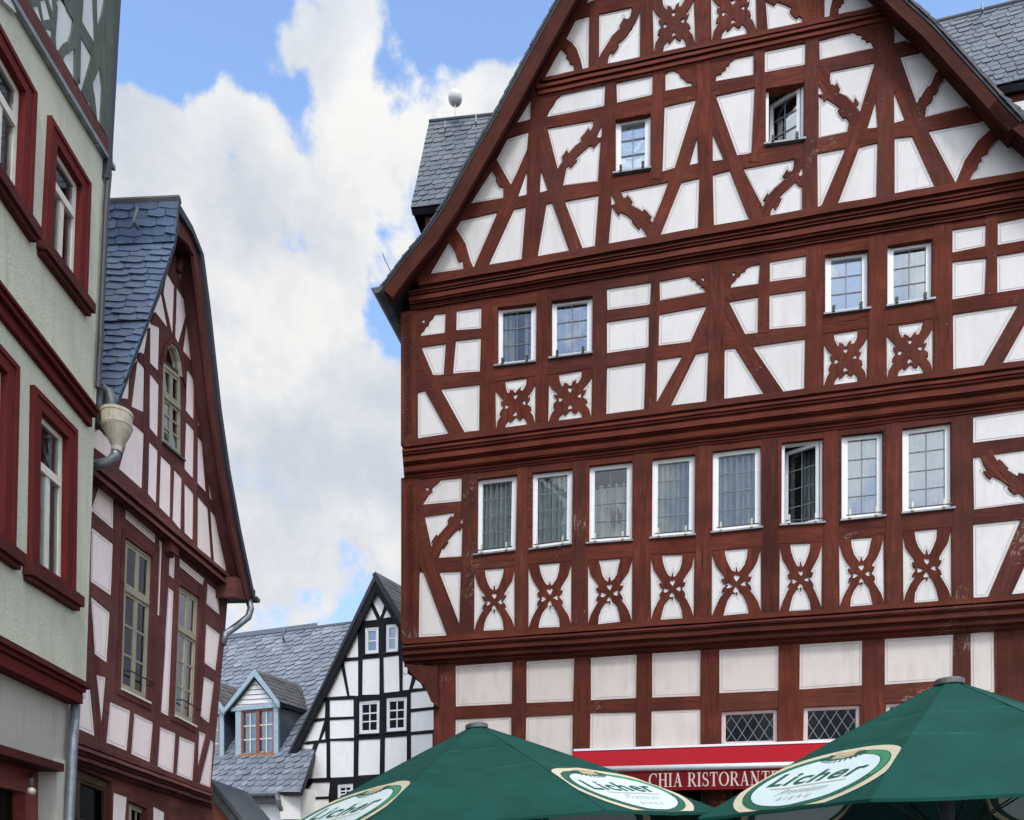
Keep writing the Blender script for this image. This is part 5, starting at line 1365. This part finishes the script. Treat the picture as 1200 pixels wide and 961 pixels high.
def side_dormer(shift, label=None):
    D3 = Vector((OP.d.x, OP.d.y, 0)) * shift; n3 = Vector((OP.n.x, OP.n.y, 0)); o = -.62
    t = thing_part('dormer', sh)
    if label: t['label'] = label
    P_ = lambda x, y, oo=o: OP.at(x, y, oo) + D3
    ap = P_(299, 784.5, o + .12); el = P_(264.5, 829.5, o + .12); er = P_(328, 823.5, o + .12)
    bk = -n3 * 2.9; bk2 = -n3 * 1.75
    slates(t, [ap, ap + bk, er + bk2, er], 'slateb', .30, .22, 'slates', nrm=Vector((1, 0, .6)), skew=-.35, lift=.02)
    slates(t, [ap + bk, ap, el, el + bk2], 'slateb', .30, .22, 'slates', nrm=Vector((-1, 0, .6)), skew=.3, lift=.02)
    # verge boards
    for e in (el, er):
        mb = MB(); dn = Vector((0, 0, -.15)); mb.hexa([ap, e, e + dn, ap + dn * 1.35] + [v + n3 * .05 for v in (ap, e, e + dn, ap + dn * 1.35)]); mb.build('barge_board', M['blue'], t)
    gq = [P_(299, 797), P_(272, 832), P_(325.5, 829)]; mb = MB(); mb.add(gq + [v - n3 * .1 for v in gq], [(0, 1, 2), (0, 3, 4, 1), (2, 5, 3, 0)]); gb = mb.build('gable_boarding', M['bw'], t)
    mb = MB()
    for i in range(1, 6):
        k = i / 6; a = gq[0].lerp(gq[1], k); b = gq[0].lerp(gq[2], k); mb.tube([a + n3 * .004, b + n3 * .004], .014, 5)
    mb.build('board_edge', M['sill'], gb)
    def fbox(q, o0, o1, m, nm, par=t):
        qq = [P_(x, y, o) for x, y in q]; mb = MB(); mb.hexa([v + n3 * o0 for v in qq] + [v + n3 * o1 for v in qq]); return mb.build(nm, M[m], par)
    fbox([(272, 834), (327, 829), (327, 823), (272, 829.5)], -.06, .05, 'blue', 'lintel')
    fbox([(276.8, 833), (283, 832.5), (283, 894), (276.8, 895)], -.06, .03, 'blue', 'post'); fbox([(321.5, 829.5), (326.5, 829), (326.5, 889), (321.5, 890)], -.06, .03, 'blue', 'post')
    fbox([(276, 895), (327, 889.5), (327, 898), (276, 901)], -.06, .02, 'bw', 'apron')
    qx = [(283, 832.5), (321.5, 829.3), (321.5, 884), (283, 886)]
    w = window(t, OP, o + .0, [OP.uz(*p, o) + Vector((shift, 0)) for p in qx], 2, 3, wood='redwin', fw=.07, sw=.06, recess=.02, casements=2, lead='cwhite', lt=.035, curtain='full', sill=False, depth=.3) if False else None
    Q = Quad(OP, [OP.uz(*p, o) + Vector((shift, 0)) for p in qx]); mb = MB(); Q.rim(mb, 0, .07, o - .08, o); Q.bar(mb, Q.w / 2 - .06, .07, Q.w / 2 + .06, Q.h - .07, o - .07, o + .01); fr = mb.build('window', M['redwin'], t)
    mb = MB()
    for c0_, c1_ in ((.07, Q.w / 2 - .06), (Q.w / 2 + .06, Q.w - .07)):
        Q.bar(mb, (c0_ + c1_) / 2 - .02, .07, (c0_ + c1_) / 2 + .02, Q.h - .07, o - .05, o - .02)
        for k in (1, 2): Q.bar(mb, c0_, .07 + (Q.h - .14) * k / 3 - .02, c1_, .07 + (Q.h - .14) * k / 3 + .02, o - .05, o - .021)
    mb.build('glazing_bars', M['cwhite'], fr)
    mb = MB(); Q.bar(mb, .05, .05, Q.w - .05, Q.h - .05, o - .045, o - .04); mb.build('pane', M['glass'], fr)
    drape(Q, fr, M['curtain'], 0, 1, 0, 1, o - .16, waves=8)
    mb = MB(); Q.rim(mb, -.02, .05, o - .4, o - .09); Q.bar(mb, 0, 0, Q.w, Q.h, o - .42, o - .40); mb.build('reveal', M['room'], fr)
    fbox([(282, 884.5), (322.5, 882.5), (322.5, 889), (282, 891)], -.02, .08, 'orangesill', 'sill', fr)
    for x, y0, y1 in ((276.8, 834, 897), (326.5, 829, 890)):
        a, b = P_(x, y0), P_(x, y1); mb = MB(); s_ = Vector((OP.d.x, OP.d.y, 0)) * (.08 if x < 300 else -.08)
        mb.hexa([a, b, b - n3 * .1, a - n3 * 1.8] + [v + s_ for v in (a, b, b - n3 * .1, a - n3 * 1.8)]); mb.build('cheek', M['slateg'], t)
    return t
side_dormer(0); side_dormer(OP.uz(275.6, 832, -.62).x - OP.uz(328, 823.5, -.62).x - .38)
# small porch roof at the foot of the second house
YP = 14.5
ph = thing('porch_roof', Vector((at_y(256, 961, YP).x, YP, 0)), 'low dark green boarded porch gable, right of the foot of the dark red house', 'porch')
a, b = at_y(246, 916, YP), at_y(287, 968, YP); mb = MB(); th = Vector((-.10, 0, -.12)); mb.hexa([a, b, b + th, a + th] + [v + Vector((0, .1, 0)) for v in (a, b, b + th, a + th)]); mb.build('barge_board', M['zincd'], ph)
mb = MB(); mb.hexa([v for v in (a + Vector((.02, -.06, .05)), b + Vector((.05, -.06, .05)), b + Vector((0, -.06, .0)), a + Vector((0, -.06, 0)))] + [v for v in (a + Vector((.02, 2, .05)), b + Vector((.05, 2, .05)), b + Vector((0, 2, 0)), a + Vector((0, 2, 0)))]); mb.build('roof', M['slateg'], ph)
q = [a + Vector((0, .12, -.1)), b + Vector((-.1, .12, -.1)), Vector((b.x - .1, YP + .12, 0)), Vector((a.x, YP + .12, 0))]; mb = MB(); mb.hexa(q + [v + Vector((0, .1, 0)) for v in q]); mb.build('gable_boarding', M['redwin'], ph)

# ================================================================== PARASOLS
def parasol(px, py, Y, rad, h_edge, rot, label, tilt=(0, 0), group=None):
    c = at_y(px, py, Y); H = c.z; base = Vector((c.x, c.y, 0))
    t = thing('parasol', base, label, 'parasol', 'green beer garden parasols')
    T = Matrix.Translation(Vector((c.x, c.y, h_edge))) @ Matrix.Rotation(tilt[0], 4, 'X') @ Matrix.Rotation(tilt[1], 4, 'Y') @ Matrix.Translation(Vector((-c.x, -c.y, -h_edge)))
    top_r = .09
    def ptn(k, f, r, dn=0):   # panel k, f across -1..1, r 0 top..1 edge
        a0, a1 = rot + k * math.pi / 4, rot + (k + 1) * math.pi / 4
        R_ = top_r + (rad - top_r) * r; zz = H + (h_edge - H) * (.93 * r + .07 * r * r) 
        p0 = Vector((math.cos(a0) * R_, math.sin(a0) * R_, 0)); p1 = Vector((math.cos(a1) * R_, math.sin(a1) * R_, 0))
        s = (f + 1) / 2; p = p0.lerp(p1, s); sag = (1 - f * f) * .022 * math.sin(min(r, 1) * math.pi * .9)
        am = (a0 + a1) / 2
        q_ = Vector((c.x * 3 + p.x * 2.1, p.y * 2.1, k * 1.7)); dn = dn + (1 - f * f) * (.010 * mnoise.noise(q_) + .006 * mnoise.noise(q_ * 2.3)) - .006 * math.exp(-((r - .30) / .02) ** 2) - .006 * math.exp(-((r - .52) / .02) ** 2) * (1 - f * f)
        sc = (1 - f * f) * .03 * max(0, r - .85) / .15           # edge hollowed between the ribs
        p = p * (1 - sc)
        return T @ Vector((c.x + p.x, c.y + p.y, zz - sag + dn + sc * .3))
    n, m = 22, 30; vs = []; fs = []; uv = []
    for k in range(8):
        b = len(vs)
        for i in range(m + 1):
            for j in range(n + 1): vs.append(ptn(k, -1 + 2 * j / n, i / m)); uv.append((j / n, i / m))
        for i in range(m):
            for j in range(n): fs.append((b + i * (n + 1) + j, b + i * (n + 1) + j + 1, b + (i + 1) * (n + 1) + j + 1, b + (i + 1) * (n + 1) + j))
        b = len(vs)            # narrow hem turned down
        for j in range(n + 1): vs.append(ptn(k, -1 + 2 * j / n, 1)); uv.append((j / n, 1)); vs.append(ptn(k, -1 + 2 * j / n, 1.0, -.022)); uv.append((j / n, 1))
        for j in range(n): fs.append((b + 2 * j, b + 2 * j + 2, b + 2 * j + 3, b + 2 * j + 1))
    obj('canopy', vs, fs, M['canvas'], t, uvs=uv)
    # seams over the ribs
    mb = MB()
    for k in range(8): mb.tube([ptn(k, -1, r / 8, .000) for r in range(9)], .0045, 5)
    mb.build('seam_piping', M['canvas'], t)
    cap = MB(); cc = T @ Vector((c.x, c.y, H + .0)); ax = (T.to_3x3() @ Vector((0, 0, 1)))
    cap.tube([cc - ax * .05, cc - ax * .01, cc + ax * .0, cc + ax * .035, cc + ax * .05, cc + ax * .055], [top_r * 1.05, top_r * 1.02, top_r * 1.25, top_r * 1.25, top_r * 1.0, top_r * .3], 20)
    cap.build('cap', M['capm'], t)
    mb = MB(); mb.tube([Vector((c.x, c.y, .05)), T @ Vector((c.x, c.y, H - .06))], .04, 14); mb.build('pole', M['pole'], t, smooth=True)
    mb = MB(); mb.box((c.x - .4, c.y - .4, .002), (c.x + .4, c.y + .4, .06)); mb.tube([Vector((c.x, c.y, .06)), Vector((c.x, c.y, .4))], .055, 12); mb.build('foot', M['zincd'], t)
    for k in range(8):
        mb = MB(); mb.tube([ptn(k, -1, .02, -.03), ptn(k, -1, .5, -.028), ptn(k, -1, .985, -.026)], .009, 6); rb_ = mb.build('rib', M['iron'], t)
        mb = MB(); mb.tube([ptn(k, -1, .5, -.03), T @ Vector((c.x + math.cos(rot + k * math.pi / 4) * .06, c.y + math.sin(rot + k * math.pi / 4) * .06, h_edge - .12))], .007, 6); mb.build('strut', M['iron'], rb_)
    # brewery emblem on every second panel
    slant = math.hypot((rad - top_r) * math.cos(math.pi / 8), H - h_edge)
    def emb(k, x, y, dn):       # x across, y up from the hem, in metres on the panel
        x, y = x * rad / 2.06, y * rad / 2.06; r = 1 - y / slant; am = math.pi / 8; half = (top_r + (rad - top_r) * r) * math.sin(am)
        f = max(-1, min(1, x / half)); return ptn(k, f, r, dn)
    cy, rx, ry = .425, .655, .52
    def ell(k, ax_, ay_, m, nm, par, dn, hole=None, y0=.012):
        mb = MB(); N = 48
        for s_ in (1, -1):
            rings = []; steps = 7 if hole is None else 3
            for q in range(steps + 1):
                fr = q / steps
                if hole: a_, b_ = hole[0] + (ax_ - hole[0]) * fr, hole[1] + (ay_ - hole[1]) * fr
                else: a_, b_ = ax_ * max(fr, .02), ay_ * max(fr, .02)
                rings.append([(a_ * math.cos(6.28319 * i / N), cy + b_ * math.sin(6.28319 * i / N)) for i in range(N)])
            vs = []; fs = []
            for rg in rings: vs += [emb(k, x, max(y, y0), dn * s_ - (.012 if s_ < 0 else 0)) for x, y in rg]
            for q in range(steps):
                for i in range(N):
                    a1, b1 = q * N + i, q * N + (i + 1) % N
                    ys = [rings[q][i][1], rings[q][(i + 1) % N][1], rings[q + 1][i][1], rings[q + 1][(i + 1) % N][1]]
                    if max(ys) <= y0: continue
                    fs.append((a1, b1, b1 + N, a1 + N))
            mb.add(vs, fs)
        return mb.build(nm, M[m], par)
    def words(k, body, h, x0, y0, dn, m, nm, par, shear=0, bold=0, width=None, spacing=1.0):
        vs, fs, w = text_mesh(body, 1.0, shear, bold, spacing); s = h; sx = (width / w) if width else s
        top = max(v[1] for v in vs)
        P_ = [emb(k, x0 - (width or w * s) / 2 + v[0] * sx, y0 + v[1] * s / .72, dn) for v in vs]
        return obj(nm, P_, fs, M[m], par)
    for k in range(0, 8, 2):
        kk = k + PK[0]
        e = ell(kk, rx, ry, 'pcream', 'emblem', t, .006)
        ell(kk, rx - .075, ry - .068, 'pgreen', 'green_ring', e, .0085); ell(kk, rx - .15, ry - .135, 'pwhite', 'pale_field', e, .011)
        # lighter sweep of the ring, upper right
        mb = MB(); N = 16
        for i in range(N):
            a0, a1 = 1.35 - i / N * 1.5, 1.35 - (i + 1) / N * 1.5
            q = [((rx - .085) * math.cos(a0), cy + (ry - .077) * math.sin(a0)), ((rx - .085) * math.cos(a1), cy + (ry - .077) * math.sin(a1)), ((rx - .14) * math.cos(a1), cy + (ry - .127) * math.sin(a1)), ((rx - .14) * math.cos(a0), cy + (ry - .127) * math.sin(a0))]
            mb.add([emb(kk, x, y, .0102) for x, y in q], [(3, 2, 1, 0)])
        mb.build('ring_sweep', M['pgreen2'], e)
        # tiny letter-like ticks round the ring
        mb = MB()
        for i in range(44):
            a0 = 1.9 + i * .098
            if math.sin(a0) * (ry - .1) + cy < .05: continue
            for d_ in (0, .03):
                q = [((rx - .10) * math.cos(a0 + d_), cy + (ry - .09) * math.sin(a0 + d_)), ((rx - .125) * math.cos(a0 + d_), cy + (ry - .112) * math.sin(a0 + d_)), ((rx - .125) * math.cos(a0 + d_ + .018), cy + (ry - .112) * math.sin(a0 + d_ + .018)), ((rx - .10) * math.cos(a0 + d_ + .018), cy + (ry - .09) * math.sin(a0 + d_ + .018))]
                mb.add([emb(kk, x, y, .0108) for x, y in q], [(0, 1, 2, 3)])
        mb.build('ring_ticks', M['pgreen2'], e)
        words(kk, 'Licher', .20, .0, cy - .02, .0135, 'pgreen', 'brand_lettering', e, .16, .024, .84, 1.12)
        # rule under the name, rising to the right
        mb = MB(); N = 8
        for i in range(N):
            x0_, x1_ = -.33 + .68 * i / N, -.33 + .68 * (i + 1) / N; mb.add([emb(kk, x0_, cy - .08, .0135), emb(kk, x1_, cy - .08, .0135), emb(kk, x1_, cy - .067, .0135), emb(kk, x0_, cy - .067, .0135)], [(0, 1, 2, 3)])
        mb.build('rule', M['ptan'], e)
        words(kk, 'Premium', .10, .02, cy - .195, .0135, 'pgrey', 'script_lettering', e, .75, -.004, .46)
        words(kk, 'BIERE', .055, .02, cy - .295, .0135, 'pgrey', 'small_lettering', e, .1, 0, .30, 1.5)
        # wreath with a pair of supporters above the name, simplified
        mb = MB()
        for i in range(14):
            a0 = math.pi * (1.0 + i / 13); x, y = .16 * math.cos(a0), cy + .40 + .07 * math.sin(a0); r_ = .034
            for s_ in range(3):
                b0 = a0 + s_ * 2.1; q = [(x, y), (x + r_ * math.cos(b0 - .35), y + r_ * math.sin(b0 - .35)), (x + r_ * 1.5 * math.cos(b0), y + r_ * 1.5 * math.sin(b0)), (x + r_ * math.cos(b0 + .35), y + r_ * math.sin(b0 + .35))]
                mb.add([emb(kk, X, Y_, .0135 + s_ * .0004) for X, Y_ in q], [(0, 1, 2, 3)])
        mb.build('wreath', M['pgreen'], e)
        mb = MB()
        shp = [(-.12, -.05), (-.07, -.07), (0, -.035), (.07, -.07), (.12, -.05), (.11, .0), (.15, .05), (.10, .075), (.06, .04), (.02, .06), (-.03, .045), (-.07, .07), (-.13, .06), (-.10, .01)]
        mb.add([emb(kk, x * .85, cy + .405 + y * .8, .0155) for x, y in shp], [tuple(x_) for x_ in tess([Vector(s_) for s_ in shp])]); mb.build('crest', M['ptan'], e)
    return t
PK = [0]
parasol(570, 853.5, 8.0, 2.30, 2.13, R(-66), 'green parasol at bottom centre, partly in front of the black and white house', tilt=(0, R(-5)))
PK = [7]
parasol(1112, 803, 6.5, 2.06, 2.19, R(-130), 'larger green parasol at bottom right, in front of the right end of the red house')

# ================================================================== GROUND
mb = MB(); mb.add([(-300, -300, 0), (300, -300, 0), (300, 300, 0), (-300, 300, 0)], [(0, 1, 2, 3)]); g = mb.build('ground', M['cobble']); g['kind'] = 'structure'

# ================================================================== SKY, SUN, CAMERA
SUN_EL, SUN_AZ = R(46), R(165)     # azimuth measured from +Y clockwise: the sun stands behind and slightly to the right of the camera
w = bpy.data.worlds.new('World'); scene.world = w; w.use_nodes = True
nt = w.node_tree; bg = nt.nodes['Background']; out = nt.nodes['World Output']
sky = nt.nodes.new('ShaderNodeTexSky'); sky.sky_type = 'NISHITA'; sky.sun_disc = False; sky.sun_elevation = SUN_EL; sky.sun_rotation = SUN_AZ
sky.air_density = 1.0; sky.dust_density = .6; sky.ozone_density = 1.4
tc = nt.nodes.new('ShaderNodeTexCoord').outputs['Generated']
def vdir(px, py): return Vector(((px - CX) / FPX, 1, (HY - py) / FPX)).normalized()
def math_(op, a, b=None, clamp=False):
    n = nt.nodes.new('ShaderNodeMath'); n.operation = op; n.use_clamp = clamp
    for s, i in ((a, 0), (b, 1)):
        if s is None: continue
        if hasattr(s, 'links'): nt.links.new(s, n.inputs[i])
        else: n.inputs[i].default_value = s
    return n.outputs[0]
def blob(px, py, rpx, amp):
    d = vdir(px, py); n = nt.nodes.new('ShaderNodeVectorMath'); n.operation = 'DOT_PRODUCT'; nt.links.new(tc, n.inputs[0]); n.inputs[1].default_value = d
    ca = math.cos(math.atan(rpx / FPX / (1 / d.y) * 1.0))
    mr = nt.nodes.new('ShaderNodeMapRange'); mr.interpolation_type = 'SMOOTHSTEP'; nt.links.new(n.outputs['Value'], mr.inputs[0])
    mr.inputs[1].default_value = ca; mr.inputs[2].default_value = 1 - (1 - ca) * .12; mr.inputs[3].default_value = 0; mr.inputs[4].default_value = amp
    return mr.outputs[0]
wp = nd(nt, 'ShaderNodeTexNoise', Scale=3.0, Detail=3); nt.links.new(tc, wp.inputs['Vector'])
base_n = noise(nt, tc, 3.4, 9, .58, .35)
fine_n = noise(nt, tc, 11, 9, .62, .2)
dens = math_('ADD', math_('ADD', math_('MULTIPLY', base_n, 1.7), math_('MULTIPLY', fine_n, 1.9)), -1.2)
BLOBS = [(222, 20, 212, -.95), (330, -20, 120, -.25), (490, 50, 95, -.50), (540, 0, 90, -.5), (640, 20, 95, -.55), (575, 70, 85, .42), (430, 70, 110, .30), (380, 20, 75, .45), (1110, -10, 150, -.6),
         (180, 150, 90, .25), (380, 690, 75, -.26), (300, 735, 50, -.3), (275, 175, 60, .35), (400, 272, 50, .35), (455, 385, 50, -.35), (340, 300, 260, .24), (330, 540, 230, .36), (300, 690, 120, .2), (200, 60, 60, -.25), (300, 90, 60, .2), (165, 150, 55, .55), (265, 185, 95, .5), (320, 60, 40, .35)]
tot = dens
for b_ in BLOBS: tot = math_('ADD', tot, blob(*b_))
cov = nt.nodes.new('ShaderNodeMapRange'); cov.interpolation_type = 'SMOOTHSTEP'; nt.links.new(tot, cov.inputs[0]); cov.inputs[1].default_value = .38; cov.inputs[2].default_value = .70
# cloud body: bright heads, bluish grey bellies
shade_n = math_('ADD', math_('MULTIPLY', noise(nt, tc, 8.5, 7, .56, .15), .55), math_('MULTIPLY', noise(nt, tc, 2.9, 3, .5, .1), .5))
thick = nt.nodes.new('ShaderNodeMapRange'); nt.links.new(math_('ADD', math_('MULTIPLY', shade_n, 1.0), math_('ADD', math_('MULTIPLY', math_('SUBTRACT', fine_n, .5), .40), blob(330, 250, 240, .10))), thick.inputs[0]); thick.inputs[1].default_value = .47; thick.inputs[2].default_value = .68
ccol = ramp(nt, thick.outputs[0], [(0, (.72, .78, .87)), (.5, (.87, .90, .95)), (1, (1.05, 1.05, 1.03))])
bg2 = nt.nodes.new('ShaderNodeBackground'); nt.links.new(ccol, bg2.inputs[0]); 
# out-of-view clouds brightened in a wide glow round the sun, added to light the left walls
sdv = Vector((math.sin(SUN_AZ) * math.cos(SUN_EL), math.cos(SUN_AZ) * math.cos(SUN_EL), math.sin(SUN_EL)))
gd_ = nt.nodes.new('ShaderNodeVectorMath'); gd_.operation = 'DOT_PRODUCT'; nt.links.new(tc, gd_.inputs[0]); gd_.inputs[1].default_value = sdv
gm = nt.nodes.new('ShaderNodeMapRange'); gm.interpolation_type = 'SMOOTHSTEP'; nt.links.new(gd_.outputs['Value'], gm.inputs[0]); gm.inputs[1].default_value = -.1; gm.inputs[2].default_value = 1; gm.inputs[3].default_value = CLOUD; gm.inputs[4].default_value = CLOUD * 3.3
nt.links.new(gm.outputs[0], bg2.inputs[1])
tint = mixc(nt, 1.0, sky.outputs[0], (.95, .975, 1.0, 1), 'MULTIPLY')
sz = nt.nodes.new('ShaderNodeSeparateXYZ'); nt.links.new(tc, sz.inputs[0])
low = ramp(nt, sz.outputs[2], [(.20, (.62, .56, .62)), (.62, (1, 1, 1))])      # hazier towards the horizon
tint = mixc(nt, 1.0, tint, low, 'MULTIPLY')
nt.links.new(tint, bg.inputs[0]); bg.inputs[1].default_value = SKY
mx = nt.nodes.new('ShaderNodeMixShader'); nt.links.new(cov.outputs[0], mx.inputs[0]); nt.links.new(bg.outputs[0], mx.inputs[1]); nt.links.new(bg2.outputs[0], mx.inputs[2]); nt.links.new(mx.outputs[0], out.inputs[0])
sl = bpy.data.lights.new('sun', 'SUN'); sl.energy = SUN; sl.angle = R(11); sl.color = (1, .96, .90)
so = bpy.data.objects.new('sun', sl); COL.objects.link(so)
sd = Vector((math.sin(SUN_AZ) * math.cos(SUN_EL), math.cos(SUN_AZ) * math.cos(SUN_EL), math.sin(SUN_EL)))
so.rotation_euler = sd.to_track_quat('Z', 'Y').to_euler(); so.location = sd * 40
cam = bpy.data.cameras.new('camera'); co = bpy.data.objects.new('camera', cam); COL.objects.link(co); scene.camera = co
co.location = (0, 0, CAMZ); co.rotation_euler = (math.pi / 2, 0, 0)
cam.sensor_width = 36; cam.sensor_fit = 'HORIZONTAL'; cam.lens = FPX / 1200 * 36; cam.shift_x = 0; cam.shift_y = (HY - 480.5) / 1200; cam.clip_end = 2000; cam.clip_start = .05
scene.view_settings.view_transform = 'Standard'; scene.view_settings.look = 'None'; scene.view_settings.gamma = 1; scene.view_settings.exposure = EXPO
scene.cycles.use_denoising = True
scene.render.engine = 'CYCLES'
